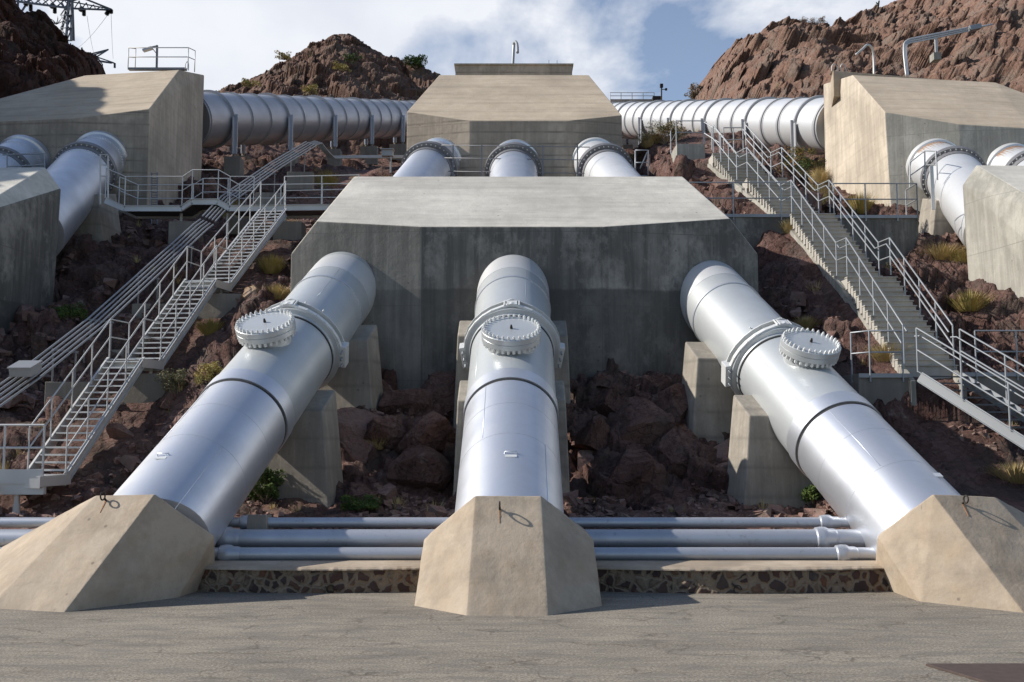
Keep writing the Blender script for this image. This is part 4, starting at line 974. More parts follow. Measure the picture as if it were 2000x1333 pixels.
# left access ladder frame at the riveted flange
def access_left():
    e = empty('access_frame', at(205, 400, 34.3), 'slim steel frame with rungs standing beside the riveted pipe flange', 'access frame')
    m_ = MB()
    for px, pt, pb in ((196, 302, 400), (211, 305, 388)): m_.tube([at(px, pb, 34.4), at(px, pt, 34.4)], 0.03, 8)
    for py in (302, 322, 344): m_.tube([at(196, py, 34.4), at(211, py+1, 34.4)], 0.02, 8)
    m_.build('frame', M['galvlight'], e, True, 60)
    m_ = MB()
    m_.tube([at(5, 303, 36), at(87, 300, 36)], 0.025, 8); m_.tube([at(14, 326, 36), at(87, 322, 36)], 0.025, 8)
    for px in (14, 87): m_.tube([at(px, 328, 36), at(px, 300, 36)], 0.025, 8)
    tag(m_.build('pipe_guard_rail', M['galv'], None, True, 60), 'short grey guard rail across the riveted pipe at the far left', 'railing')
access_left()
# wall ladder
e = empty('wall_ladder', at(301, 400, 39.2), 'narrow caged ladder strip fixed to the corner of the upper left block', 'ladder')
m_ = MB()
for px in (296, 307): m_.beam(at(px, 338, 39.4), at(px, 440, 38.9), 0.04, 0.05)
m_.build('side_rails', M['ringgrey'], e); m_ = MB()
for k in range(22): m_.tube([at(296, 340+k*4.6, 39.35), at(307, 340+k*4.6, 39.35)], 0.016, 6)
m_.build('rungs', M['ringgrey'], e)
# right concrete staircase
def right_stair():
    e = empty('concrete_staircase', STR[0]-V(0, 0, 0.5), 'long concrete staircase with double pipe handrails climbing the right slope', 'staircase')
    wd = 1.1; ns = (18, 16, 12, 10); nm = 0
    vs_st = MB(); 
    rl = {-1: [], 1: []}; po = {-1: [], 1: []}
    for i in range(4):
        a, b_ = STR[i], STR[i+1]; h = b_-a; h.z = 0; h.normalize(); s_ = V(1, 0, 0)
        a2 = a+h*0.35; b2 = b_-h*0.35
        for k in range(ns[i]):
            t_ = k/ns[i]; c = a2.lerp(b2, t_); c2 = a2.lerp(b2, (k+1)/ns[i])
            st = MB()
            z = c2.z; zb_ = c.z-0.55
            st.add([c-s_*wd/2+V(0, 0, zb_-c.z), c+s_*wd/2+V(0, 0, zb_-c.z), c2+s_*wd/2+V(0, 0, zb_-c2.z+0.12), c2-s_*wd/2+V(0, 0, zb_-c2.z+0.12),
                    V(c.x-wd/2, c.y, z-0.03), V(c.x+wd/2, c.y, z-0.03), V(c2.x+wd/2, c2.y+0.02, z-0.03), V(c2.x-wd/2, c2.y+0.02, z-0.03)],
                   [(0, 3, 2, 1), (4, 5, 6, 7), (0, 1, 5, 4), (1, 2, 6, 5), (2, 3, 7, 6), (3, 0, 4, 7)])
            cc_ = (V(c.x, c.y-0.015, z-0.012)); st.box(V((c.x+c2.x)/2, (c.y+c2.y)/2-0.02, z-0.015), (wd+0.30, (c2.y-c.y)+0.05, 0.03)); st.box(V((c.x+c2.x)/2, (c.y+c2.y)/2, z-0.19), (wd+0.27, (c2.y-c.y)-0.01, 0.31))
            st.build('step', M['stair'], e)
        # side walls
        for sg in (-1, 1):
            o = s_*sg*(wd/2+0.06); th_ = 0.12
            up = -0.14
            p = [a+o+V(0, -0.1, up-0.12), b_+o+V(0, 0, up-0.12), b_+o+V(0, 0, -0.85), a+o+V(0, -0.1, -0.85)]
            q = [x+s_*sg*0.0+V(0.0, 0, 0) for x in p]
            wm = MB(); wm.add([v_-s_*th_/2 for v_ in p]+[v_+s_*th_/2 for v_ in p], [(0, 1, 2, 3), (7, 6, 5, 4), (0, 4, 5, 1), (1, 5, 6, 2), (2, 6, 7, 3), (3, 7, 4, 0)])
            wm.build('side_wall', M['greylight'], e)
            ln = [a2+o+V(0, 0, 0.08), b2+o+V(0, 0, 0.08)]
            rl[sg] += ln
            n_ = (4, 4, 3, 3)[i]
            po[sg] += [ln[0].lerp(ln[1], j/n_) for j in range(n_+1)]
        lm = MB(); lm.box(b_+V(0, 0, -0.3), (wd, 0.72, 0.6)); lm.build('landing', M['stair'], e)
    for sg in (-1, 1):
        railing(e, rl[sg], 1.05, (1.0, 0.5), 0.021, 'galv', posts=po[sg])
        in_ = [p-V(sg*0.10, 0, 0) for p in rl[sg]]
        m_ = MB(); m_.tube([p+V(0, 0, 0.88) for p in in_], 0.02, 8); m_.build('inner_handrail', M['galv'], e, True, 60)
    # top platform with rail
    a = at(1318, 296, 38.0); b_ = at(1372, 296, 38.0)
    tm = MB(); tm.box(((a.x+b_.x)/2, 38.2, a.z-1.2), (b_.x-a.x, 1.4, 2.7)); tm.build('top_platform', M['greylight'], e)
    zt_ = a.z+0.14
    railing(e, [V(a.x, 38.9, zt_), V(a.x, 37.6, zt_), V(b_.x-0.02, 37.6, zt_)], 0.95, (1.0, 0.52), 0.021, 'galv', 1.0)
    railing(e, [V(b_.x, 37.6, zt_), at(1406, 308, 37.0)+V(0, 0, 0.1)], 0.9, (1.0, 0.52), 0.021, 'galv', 0.5)
    railing(e, [at(1414, 300, 37.2), at(1452, 298, 38.6)], 1.0, (1.0, 0.52), 0.021, 'galv', 1.0)
right_stair()
def ret_wall(label, px0, px1, ptop, pbot, d, th=0.6, mat='grey', rails=None, coping=True, z_=None):
    a = at(px0, ptop, d); b_ = at(px1, ptop, d)
    z = z_ if z_ is not None else a.z
    zb_ = at(px0, pbot, d).z
    e = empty('retaining_wall', V((a.x+b_.x)/2, d, zb_), label, 'retaining wall')
    m_ = MB(); m_.box(((a.x+b_.x)/2, d+th/2, (z+zb_-1.2)/2), (b_.x-a.x, th, z-zb_+1.2)); m_.build('wall', M[mat], e, bevel=0.015)
    if coping:
        m_ = MB(); m_.beam(V(a.x, d-0.03, z-0.05), V(b_.x, d-0.03, z-0.05), 0.05, 0.10); m_.build('kick_plate', M['galv'], e)
    if rails: 
        for rr in rails: railing(e, [V(at(p, ptop, d).x, d-0.06+dd, z-0.05) for p, dd in rr], 1.08, (1.0, 0.52), 0.021, 'galv', 1.6, drop=0.15)
    return e
ret_wall('dark concrete retaining wall with a railing, left of the concrete stair', 1330, 1549, 419, 470, 31.6, 0.7, rails=[[(1330, 0), (1432, 0), (1525, 0), (1548, 0)]])
ret_wall('dark concrete retaining wall with a railing, right of the concrete stair', 1620, 1793, 421, 476, 31.6, 1.6, rails=[[(1628, 0), (1690, 0), (1752, 0), (1791, 0)], [(1791, 0), (1791, 0.9)]])
zl = at(1760, 728, 24.0).z
ret_wall('low concrete wall with a short curved railing at the foot of the concrete stair', 1676, 1781, 730, 812, 24.0, 1.2, 'dull', rails=[[(1762, 0), (1698, 0), (1676, 0.5)]])
ret_wall('concrete wall behind the lower metal stair at the right edge', 1786, 2090, 728, 822, 24.6, 0.5, 'dull', rails=[[(1905, 0), (1985, 0), (2085, 0)]])
def right_metal():
    e = empty('metal_staircase', V(11, 22, 0), 'galvanised metal staircase leaving the frame at lower right', 'staircase')
    d = V(math.sin(R(40)), -math.cos(R(40)), -0.66)
    a = V(10.22, 23.75, 4.05); b_ = a+d*5.2
    s_ = V(math.cos(R(40)), math.sin(R(40)), 0)
    s_ = V(1, 0.25, 0).normalized()
    metal_flight(e, b_, a, 1.12, 'galv', 20, treadm='grating', sd=s_)
    for sg in (-1, 1):
        o = s_*sg*0.60
        railing(e, [a+o+V(0, 0, 0.02), b_+o], 1.05, (1.0, 0.5), 0.023, 'galv', 1.15)
        m_ = MB(); o2 = s_*sg*0.5; m_.tube([a+o2+V(-0.1, 0.1, 0.88), a+o2+V(0, 0, 0.88), b_+o2+V(0, 0, 0.86)], 0.02, 8); m_.build('inner_handrail', M['galv'], e, True, 60)
right_metal()
# rails around the upper middle pipes
e = empty('guard_rail', at(1000, 350, 38.4), 'thin grey guard rail with three bars in front of the upper middle pipes', 'railing')
m_ = MB()
for py in (284, 309, 335): m_.tube([at(862+(py-284)*0.25, py, 38.2), at(1152-(py-284)*0.2, py+4, 38.2)], 0.02, 6)
m_.build('bars', M['ringgrey'], e, True)
for px in (885, 941, 1060, 1128): m_ = MB(); m_.beam(at(px, 352, 38.2), at(px, 284, 38.2), 0.05, 0.05, up=(0, 1, 0)); m_.build('post', M['ringgrey'], e)
e = empty('step_frame', at(1253, 350, 37.4), 'small steel step frame right of the upper middle pipes', 'frame')
m_ = MB()
for px in (1241, 1266): m_.tube([at(px, 352, 37.4), at(px, 294, 37.4)], 0.03, 6)
for py in (294, 318, 344): m_.tube([at(1241, py, 37.4), at(1266, py, 37.4)], 0.025, 6)
m_.tube([at(1250, 330, 37.4), at(1264, 298, 37.4)], 0.025, 6); m_.build('bars', M['galv'], e, True)
e = empty('access_frame', at(1815, 400, 34.2), 'steel access frame standing against the white pipe at upper right', 'access frame')
m_ = MB()
m_.tube([at(1777, 368, 35.6), at(1777, 318, 35.6), at(1806, 295, 35.6), at(1828, 296, 34.6), at(1831, 352, 34.6)], 0.028, 8)
m_.tube([at(1777, 344, 35.6), at(1808, 322, 35.6), at(1830, 323, 34.6)], 0.022, 8); m_.tube([at(1807, 350, 35.6), at(1806, 295, 35.6)], 0.028, 8)
m_.build('frame', M['galv'], e, True, 60)
m_ = MB(); m_.beam(at(1819, 325, 34.5), at(1823, 410, 34.5), 0.12, 0.05, up=(0, 1, 0)); m_.build('upright', M['galvlight'], e)
# ---------------------------------------------------------------- conduit racks
def conduits():
    e = empty('conduit_run', at(180, 700, 26.5), 'bundle of parallel steel conduits climbing the shaded left slope', 'conduit')
    nodes = [at(-70, 822, 21.6), at(60, 730, 23.2), at(185, 632, 26.4), at(300, 527, 29.6), at(392, 443, 32.4), at(404, 434, 32.9)]
    nodes2 = [at(408, 428, 33.2), at(445, 388, 35.4), at(540, 322, 39.4), at(608, 281, 42.8)]
    for g_, nd in ((0, nodes), (1, nodes2)):
        for k in range(5):
            o = V(0.115*(k-2), 0, 0)+V(0, -0.02*(k-2), -0.05*(k-2)); m_ = MB(); m_.tube([p+o for p in nd], 0.027, 10); m_.build('conduit_tube', M['galv'], e, True, 50)
    tail = [at(608, 281, 42.8), at(622, 276, 43.4), at(634, 292, 43.6), at(648, 306, 43.9), at(700, 305, 44.4), at(800, 305, 45.0)]
    for k in range(4):
        o = V(0.10*(k-1.5), 0, -0.03*k); m_ = MB(); m_.tube([p+o for p in tail], 0.034, 8); m_.build('conduit_tube', M['galv'], e, True, 50)
    for nd, ks in ((nodes, ((1, 0.5), (2, 0.1), (2, 0.9), (3, 0.6))), (nodes2, ((1, 0.2), (1, 0.8), (2, 0.6)))):
        for i, q in ks:
            p = nd[i].lerp(nd[i+1], q); m_ = MB()
            m_.beam(p+V(-0.32, 0, -0.06), p+V(0.34, 0, -0.14), 0.05, 0.05)
            m_.tube([p+V(-0.28, 0, -0.1), p+V(-0.28, 0, -1.0)], 0.025, 6); m_.tube([p+V(0.28, 0, -0.1), p+V(0.28, 0, -1.0)], 0.025, 6)
            m_.build('support_frame', M['ringgrey'], e)
            fb = MB(); fb.box(p+V(0.1, 0.15, -1.25), (1.1, 0.35, 0.75)); fb.build('concrete_sleeper', M['dull'], e, bevel=0.02)
    return nodes
nd = conduits()
p = at(50, 722, 22.9); e = empty('junction_box', p-V(0, 0, 0.2), 'flat grey junction box sitting on the conduits at the left edge', 'junction box')
m_ = MB(); m_.box(p+V(0, 0.0, 0.0), (0.50, 0.55, 0.20), Matrix.Rotation(R(20), 3, 'X')); m_.build('box_body', M['galv'], e, bevel=0.015)
m_ = MB(); m_.box(p+V(0, -0.045, 0.11), (0.54, 0.59, 0.03), Matrix.Rotation(R(20), 3, 'X')); m_.build('lid', M['galv'], e)
p = at(1182/1.0*0+757, 300, 44.0); e = empty('junction_box', p-V(0, 0, 0.9), 'small hooded grey box on a post beside the big green bush', 'junction box')
m_ = MB(); m_.box(p, (0.5, 0.3, 0.28)); m_.box(p+V(0, -0.02, 0.15), (0.58, 0.4, 0.04)); m_.build('box_body', M['galv'], e); m_ = MB(); m_.tube([p-V(-0.15, 0, 0.1), p-V(-0.15, 0, 0.9)], 0.04, 6); m_.build('post', M['galv'], e)
# ---------------------------------------------------------------- things on top of the blocks
def hoopcurve(pts, n=8):
    """Catmull-Rom through pts"""
    P_ = [pts[0]]+list(pts)+[pts[-1]]; o = []
    for i in range(1, len(P_)-2):
        for k in range(n):
            t_ = k/n; a, b_, c, d = P_[i-1], P_[i], P_[i+1], P_[i+2]
            o.append(0.5*((2*b_)+(c-a)*t_+(2*a-5*b_+4*c-d)*t_*t_+(3*b_-a-3*c+d)*t_**3))
    o.append(P_[-2]); return o
e = empty('roof_railing', at(312, 133, 44.6), 'steel railing cage on top of the upper left block', 'railing')
m_ = MB()
c1, c2, c3, c4 = at(250, 134, 44.4), at(367, 134, 44.4), at(380, 139, 45.6), at(264, 134, 46.6)
for k in (1.0, 0.55): m_.tube([q+V(0, 0, 0.98*k) for q in (c4, c1, c2, c3)], 0.022, 6)
m_.build('rails', M['galvlight'], e, True)
for q in (c1, c2, c3, c4): m_ = MB(); m_.tube([q-V(0, 0, 0.05), q+V(0, 0, 0.98)], 0.022, 6); m_.build('post', M['galvlight'], e, True)
m_ = MB(); m_.beam(c1+V(0, 0.1, -0.0), c2+V(-0.1, 0.1, 0.0), 0.2, 0.10); m_.build('base_channel', M['ringgrey'], e)
m_ = MB(); q = at(362, 136, 44.3); m_.tube(hoopcurve([q, q+V(0, 0, 0.25), q+V(0.07, 0, 0.36), q+V(0.14, 0, 0.25), q+V(0.14, 0, -0.05)], 5), 0.02, 6); m_.build('ladder_hoop', M['galvlight'], e, True)
e = empty('roof_lamp', at(306, 133, 45), 'dark bracket lamp on a short pole inside the roof railing', 'lamp')
m_ = MB(); m_.beam(at(306, 134, 45), at(307, 89, 45), 0.08, 0.08, up=(0, 1, 0)); m_.tube([at(307, 90, 45), at(285, 95, 44.8)], 0.035, 6); m_.tube([at(305, 104, 45), at(296, 93, 44.9)], 0.02, 6); m_.build('pole', M['ringgrey'], e)
m_ = MB(); m_.box(at(288, 97, 44.8), (0.42, 0.22, 0.10), Matrix.Rotation(R(-18), 3, 'Y')); m_.build('lamp_head', M['galvlight'], e)
m_ = MB(); m_.tube(hoopcurve([at(1001, 140, 47), at(1003, 100, 47), at(1004, 86, 47), at(1007, 82, 46.6), at(1010, 88, 46.2), at(1011, 103, 45.8)], 5), 0.07, 10)
tag(m_.build('vent_pole', M['galv'], None, True), 'tall hooked grey vent pole on top of the middle tan block', 'vent pole')
for px, lab in ((1072, 'left of the two thin rods on the middle tan block parapet'), (1088, 'right of the two thin rods on the middle tan block parapet')):
    m_ = MB(); m_.tube([at(px, 134, 47.2), at(px, 118, 47.2)], 0.014, 5); tag(m_.build('metal_rod', M['ringgrey'], None), lab, 'metal rod', 'rods on the parapet')
m_ = MB(); m_.tube(hoopcurve([at(1707, 148, 44.4), at(1706, 110, 44.4), at(1703, 94, 44.2), at(1694, 88, 44.0), at(1685, 96, 43.8), at(1672, 107, 43.6)], 6), 0.05, 10)
tag(m_.build('vent_pole', M['galvlight'], None, True), 'pale bent vent pole rising from the upper right block roof', 'vent pole')
for px, lab in ((1630, 'left of the two small ladder hoops on the upper right block'), (1647, 'right of the two small ladder hoops on the upper right block')):
    q = at(px-5, 140, 44.2); m_ = MB(); m_.tube(hoopcurve([q, q+V(0, 0, 0.22), q+V(0.07, 0, 0.34), q+V(0.17, 0, 0.32), q+V(0.24, 0, 0.16), q+V(0.25, 0, -0.1)], 5), 0.022, 8)
    tag(m_.build('ladder_hoop', M['galvlight'], None, True), lab, 'ladder hoop', 'hoops on the upper right block')
e = empty('conduit_run', at(1772, 150, 45), 'three silver conduits bending from the upper right block across the red cliff', 'conduit')
for k in range(3):
    q = [at(1774-k*2, 150, 45), at(1770-k*2.5, 98, 45.4), at(1775-k*2, 85+k*0.5-k*3, 45.8), at(1800, 80-k*4, 46.6), at(1890, 61-k*3.2, 50)]
    m_ = MB(); m_.tube(hoopcurve(q, 6), 0.045, 8); m_.build('conduit_tube', M['galvlight'], e, True)
m_ = MB(); m_.tube([at(1913, 53, 50.3), at(1938, 48, 51.5)], 0.05, 8); m_.build('conduit_tube', M['galvlight'], e, True)
m_ = MB(); m_.beam(at(1828, 76, 47.5), at(1829, 106, 47.5), 0.12, 0.08, up=(0, 1, 0)); po_ = m_.build('support_post', M['galvlight'], e)
m_ = MB(); m_.box(at(1827, 113, 47.6), (0.36, 0.5, 0.36)); m_.build('post_footing', M['greylight'], po_)
m_ = MB(); m_.box(at(1903, 55, 50.1), (0.62, 0.4, 0.26), Matrix.Rotation(R(-12), 3, 'Y')); m_.build('pull_box', M['galv'], e, bevel=0.03)
# distant deck and mast right of the middle block
a = at(1192, 196, 98); b_ = at(1290, 198, 98)
e = empty('valve_house', V((a.x+b_.x)/2, 99, a.z-4), 'distant flat concrete deck with a rail beyond the white pipe', 'building')
m_ = MB(); m_.box(((a.x+b_.x)/2, 101, a.z-2.4), (b_.x-a.x, 6, 5.0)); m_.build('deck_body', M['board'], e)
railing(e, [V(a.x, 98.2, a.z+0.1), V(b_.x-0.6, 98.2, a.z+0.1)], 0.75, (1.0, 0.55), 0.035, 'galvlight', 1.0)
m_ = MB(); m_.box(at(1283, 197, 97.5), (0.9, 0.8, 0.7)); m_.build('equipment_box', M['iron'], e)
e = empty('weather_mast', at(1292, 200, 97), 'slim weather mast with dark instruments against the sky', 'mast')
m_ = MB(); m_.tube([at(1292, 204, 97), at(1292, 168, 97)], 0.07, 8); m_.tube([at(1292, 175, 97), at(1301, 175, 97)], 0.04, 6); m_.build('pole', M['iron'], e)
m_ = MB(); m_.box(at(1292, 168, 97), (0.3, 0.3, 0.35)); m_.box(at(1301, 175, 97), (0.2, 0.2, 0.2)); m_.build('instruments', M['iron'], e)
# ---------------------------------------------------------------- pylons
def pylon1():
    d = 125
    e = empty('power_pylon', at(132, 110, d), 'steel lattice power pylon standing behind the dark left cliff', 'pylon')
    m_ = MB(); r_ = 0.13
    def T(a, b__, rr=r_): m_.beam(a, b__, rr*1.6, rr*1.6, up=(0, 1, 0))
    A = lambda px, py, dd=0: at(px, py, d+dd)
    # legs
    for a, b__ in (((136, -8, -1.5), (129, 78, -2)), ((141, -8, -1.5), (139, 80, -2)), ((136, -8, 2), (116, 80, 3)), ((141, -8, 2), (144, 80, 3))): T(A(*a), A(*b__), 0.15)
    for y0, y1 in ((5, 30), (30, 55), (55, 80)):
        T(A(136, y0, -1.5), A(140, y1, -2), 0.08); T(A(141, y0, -1.5), A(130, y1, -2), 0.08); T(A(136, y0, -1.5), A(118, y1, 3), 0.08); T(A(120, y0+3, 3), A(135, y1, -2), 0.08)
        T(A(118, y1, 3), A(130, y1, -2), 0.06); T(A(131, y1, -2), A(140, y1, -2), 0.06)
    T(A(36, -5), A(34, 25)); T(A(60, -5), A(38, 30), 0.12); T(A(120, 5), A(135, 32))
    m_.build('legs', M['tower'], e)
    m_ = MB()
    for dd in (-1.6, 1.6):
        T(A(24, 2, dd), A(140, 17, dd), 0.14); T(A(24, -8, dd), A(140, 2, dd), 0.12); T(A(140, 17, dd), A(218, 20, 0), 0.12); T(A(160, -4, dd), A(218, 19, 0), 0.12); T(A(140, 4, dd), A(216, 18, 0), 0.08); T(A(140, 2, dd), A(160, -4, dd), 0.12)
        for k in range(8):
            x0 = 24+k*14.5; T(A(x0, 2+k*1.9, dd), A(x0+14.5, -7+k*1.3, dd), 0.07); T(A(x0, -8+k*1.3, dd), A(x0+14.5, 4+k*1.9, dd), 0.07)
        for k in range(5):
            x0 = 145+k*14; T(A(x0, 17.5+k*0.5, dd*(1-k/5)), A(x0+10, 2+k*3.8, dd*(1-k/5)), 0.06); T(A(x0+10, 2+k*3.8, dd*(1-k/5)), A(x0+14, 18+k*0.4, dd*(1-k/5)), 0.06)
    for k in range(9): x0 = 24+k*14.5; T(A(x0, 2+k*1.9, -1.6), A(x0+6, 2+k*1.9, 1.6), 0.07)
    m_.build('crossarm', M['tower'], e)
    for px, py, ln, tx in ((60, 10, 13, 0), (107, 14, 13, 0), (164, 18, 14, 0), (53, 4, 8, 4), (104, 8, 9, 4), (161, 14, 9, 5), (212, 22, 8, 5), (217, 20, 7, 0)):
        im = MB(); a = A(px, py); b__ = A(px-tx*1.0, py+ln)
        n_ = 7
        for k in range(n_):
            p = a.lerp(b__, (k+0.5)/n_); dv = (b__-a).normalized(); im.tube([p-dv*0.05, p+dv*0.06], 0.2, 8, radii=[0.27 if tx == 0 else 0.34, 0.12])
        im.tube([a, b__], 0.04, 5); im.build('insulator', M['insul'], e)
pylon1()
e = empty('power_pylon', at(195, 125, 210), 'distant pylon arms poking out behind the end of the left cliff', 'pylon')
m_ = MB(); d = 210
for a, b__ in (((180, 105), (212, 97)), ((188, 112), (212, 97)), ((183, 108), (206, 100)), ((190, 112), (185, 106)), ((195, 119), (224, 124)), ((190, 112), (222, 123)), ((196, 121), (218, 124)), ((189, 110), (197, 122)), ((185, 108), (200, 126)), ((188, 112), (188, 200)), ((200, 126), (200, 200))):
    m_.beam(at(a[0], a[1], d), at(b__[0], b__[1], d), 0.22, 0.22, up=(0, 1, 0))
m_.build('crossarms', M['tower'], e); m_ = MB(); m_.tube([at(224, 124, d), at(224, 133, d)], 0.25, 6); m_.build('insulator', M['insul'], e)
for (a, b__), lab in ((((217, 29), (221, 115)), 'thin power wire dropping from the crossarm tip to the far pylon'), (((210, 30), (150, 95)), 'thin power wire slanting left below the crossarm tip'), (((170, 32), (184, 106)), 'thin power wire hanging left of the crossarm tip')):
    m_ = MB(); A_ = at(a[0], a[1], 125); B_ = at(b__[0], b__[1], 205); m_.tube([A_.lerp(B_, k/10)-V(0, 0, 2.0*(k/10)*(1-k/10)) for k in range(11)], 0.028, 5); tag(m_.build('power_wire', M['ringgrey'], None), lab, 'wire', 'wires between the pylons')
# ---------------------------------------------------------------- boulders
def boulder(c, size, mat, label, seed, grp=None, flat=0.75):
    bm = bmesh.new(); bmesh.ops.create_icosphere(bm, subdivisions=5, radius=1.0)
    co = np.array([v.co[:] for v in bm.verts]); rs = np.random.RandomState(seed)
    # cut the ball with random planes for a fractured outline
    for _ in range(13):
        n_ = rs.normal(size=3); n_ /= np.linalg.norm(n_); k = rs.uniform(0.34, 0.72); dd = co @ n_-k
        co = co-np.outer(np.clip(dd, 0, None), n_)
    co = co+co*(0.03*facets(co*2.2+seed, 5, 1.5)+0.012*facets(co*5+seed, 9, 1.3))[:, None]
    ra_, rb_ = rs.uniform(-0.5, 0.5), rs.uniform(0, 3); co = co @ np.array([[math.cos(ra_), 0, math.sin(ra_)], [0, 1, 0], [-math.sin(ra_), 0, math.cos(ra_)]])
    co *= np.array([size, size*0.8, size*flat])*1.3; 
    for v, q in zip(bm.verts, co): v.co = Vector(q)+Vector(c)
    me = bpy.data.meshes.new('boulder'); bm.to_mesh(me); bm.free()
    return tag(link('boulder', me, M[mat]), label, 'boulder', grp)
bl = [((496, 578, 28.2), 0.40, 'tanboulder', 'tan rounded boulder between the left stair and the grey block'),
      ((528, 597, 27.9), 0.20, 'boulder', 'small pinkish boulder just right of the tan boulder'),
      ((780, 790, 24.6), 0.95, 'hill', 'dark jagged boulder in the shade between left pier and middle pipe'),
      ((700, 860, 22.9), 0.85, 'boulder', 'reddish boulder half in sun right of the lower left pier'),
      ((850, 860, 23.2), 0.75, 'hill', 'dark slab boulder tucked against the left side of the middle pipe'),
      ((1148, 905, 22.2), 0.33, 'boulder', 'pink sunlit wedge boulder beside the right edge of the middle pipe'),
      ((1245, 850, 23.5), 0.95, 'hill', 'large dark boulder in the hollow right of the middle pipe'),
      ((1180, 800, 24.6), 0.8, 'hill', 'dark boulder under the grey wall, right of the middle pipe'),
      ((1310, 800, 24.9), 0.7, 'hill', 'dark boulder left of the upper right pier'),
      ((670, 378, 38.5), 0.42, 'boulder', 'pink boulder behind the walkway railing'),
      ((712, 345, 40.5), 0.30, 'boulder', 'pale pink stone below the big green bush'),
      ((330, 790, 23.8), 0.45, 'hill', 'rounded shaded boulder right of the lower metal stair'),
      ((240, 850, 22.6), 0.42, 'boulder', 'reddish angular boulder beside the bottom flight of the metal stair'),
      ((800, 930, 21.6), 0.75, 'hill', 'dark flat slab boulder low between left pier and middle pipe'),
      ((760, 850, 23.4), 0.9, 'hill', 'leaning dark slab boulder in the middle of the left hollow'),
      ((860, 775, 24.9), 0.8, 'hill', 'dark boulder against the grey wall left of the middle pipe'),
      ((1160, 860, 23.4), 0.7, 'hill', 'narrow upright dark boulder right of the middle pipe'),
      ((1320, 880, 23.0), 0.8, 'hill', 'broad dark boulder left of the lower right pier'),
      ((1240, 930, 21.8), 0.7, 'hill', 'low dark slab boulder right of centre above the horizontal pipes'),
      ((1420, 880, 22.6), 0.5, 'boulder', 'reddish boulder between the two right piers'),
      ((1420, 1010, 19.6), 0.16, 'boulder', 'small stone on the dirt below the right pier')]
for i, (c, s, mt, lab) in enumerate(bl): boulder(place(*c), s, mt, lab, 20+i)
rs = random.Random(5)
dm = MB()
nS = 15000; rr_ = np.random.RandomState(11)
yS = 19.3*(46/19.3)**rr_.rand(nS); xS = (rr_.rand(nS)*2-1)*(yS*0.54+0.5)
cl_ = fbm(np.stack([xS, yS, yS*0], 1)*0.45, 3, 77)
keep = (cl_ > -0.08)
for S in (STL, STR):
    keep &= ~((np.abs(xS-np.interp(yS, [p.y for p in S], [p.x for p in S])) < 0.95) & (yS > 23.8) & (yS < 37))
xS, yS = xS[keep], yS[keep]; nS = len(xS)
sS = (0.025+0.06*rr_.rand(nS)**2+0.11*(rr_.rand(nS) < 0.06)*rr_.rand(nS))*np.interp(yS, [19, 45], [1.0, 1.9])
cube = np.array([(a, b, c) for a in (-1, 1) for b in (-1, 1) for c in (-1, 1)], float); qf = [(0, 1, 3, 2), (4, 6, 7, 5), (0, 4, 5, 1), (2, 3, 7, 6), (0, 2, 6, 4), (1, 5, 7, 3)]
an = rr_.rand(nS)*6.28; tl = (rr_.rand(nS)-0.5)*1.2
dm = (cube[None]+(rr_.rand(nS, 8, 3)-0.5)*1.1)*np.stack([0.7+0.8*rr_.rand(nS), 0.6+0.6*rr_.rand(nS), 0.35+0.5*rr_.rand(nS)], 1)[:, None, :]*sS[:, None, None]
x1 = dm[..., 0]*np.cos(tl)[:, None]-dm[..., 2]*np.sin(tl)[:, None]; z1_ = dm[..., 0]*np.sin(tl)[:, None]+dm[..., 2]*np.cos(tl)[:, None]
x2 = x1*np.cos(an)[:, None]-dm[..., 1]*np.sin(an)[:, None]; y2 = x1*np.sin(an)[:, None]+dm[..., 1]*np.cos(an)[:, None]
zS = np.array([surf(a, b) for a, b in zip(xS, yS)])+sS*0.15
vv = np.stack([x2+xS[:, None], y2+yS[:, None], z1_+zS[:, None]], 2).reshape(-1, 3)
ff = (np.arange(nS)[:, None, None]*8+np.array(qf)[None]).reshape(-1, 4)
me = bpy.data.meshes.new('scree'); me.from_pydata([tuple(q) for q in vv], [], [tuple(int(k) for k in q) for q in ff])
o = link('scree', me, M['boulder']); tag(o, 'loose broken red stones scattered over the slope', 'scree', kind='stuff')
# ---------------------------------------------------------------- plants
def tuft(c, r, h, mat, label, n=420, seed=0, spread=0.7, name='grass_tuft', cat='grass tuft', grp=None, wdt=0.008):
    rn = random.Random(seed); m_ = MB(); c = Vector(c)
    for i in range(n):
        a = rn.uniform(0, 2*PI); rr = rn.random()**0.6; b0 = c+V(math.cos(a)*rr*r*0.35, math.sin(a)*rr*r*0.35, 0)
        hh = h*rn.uniform(0.55, 1.05)*(1-0.25*rr); tp = b0+V(math.cos(a)*rr*r*spread, math.sin(a)*rr*r*spread, hh); md = b0.lerp(tp, 0.55)+V(0, 0, hh*0.12)
        s_ = V(-math.sin(a+rn.uniform(-1, 1)), math.cos(a), 0)*wdt*rn.uniform(0.7, 1.4)
        m_.add([b0-s_, b0+s_, md+s_*0.8, md-s_*0.8, tp], [(0, 1, 2, 3), (3, 2, 4)])
    me = bpy.data.meshes.new(name); me.from_pydata(m_.v, [], m_.f); return tag(link(name, me, M[mat]), label, cat, grp)
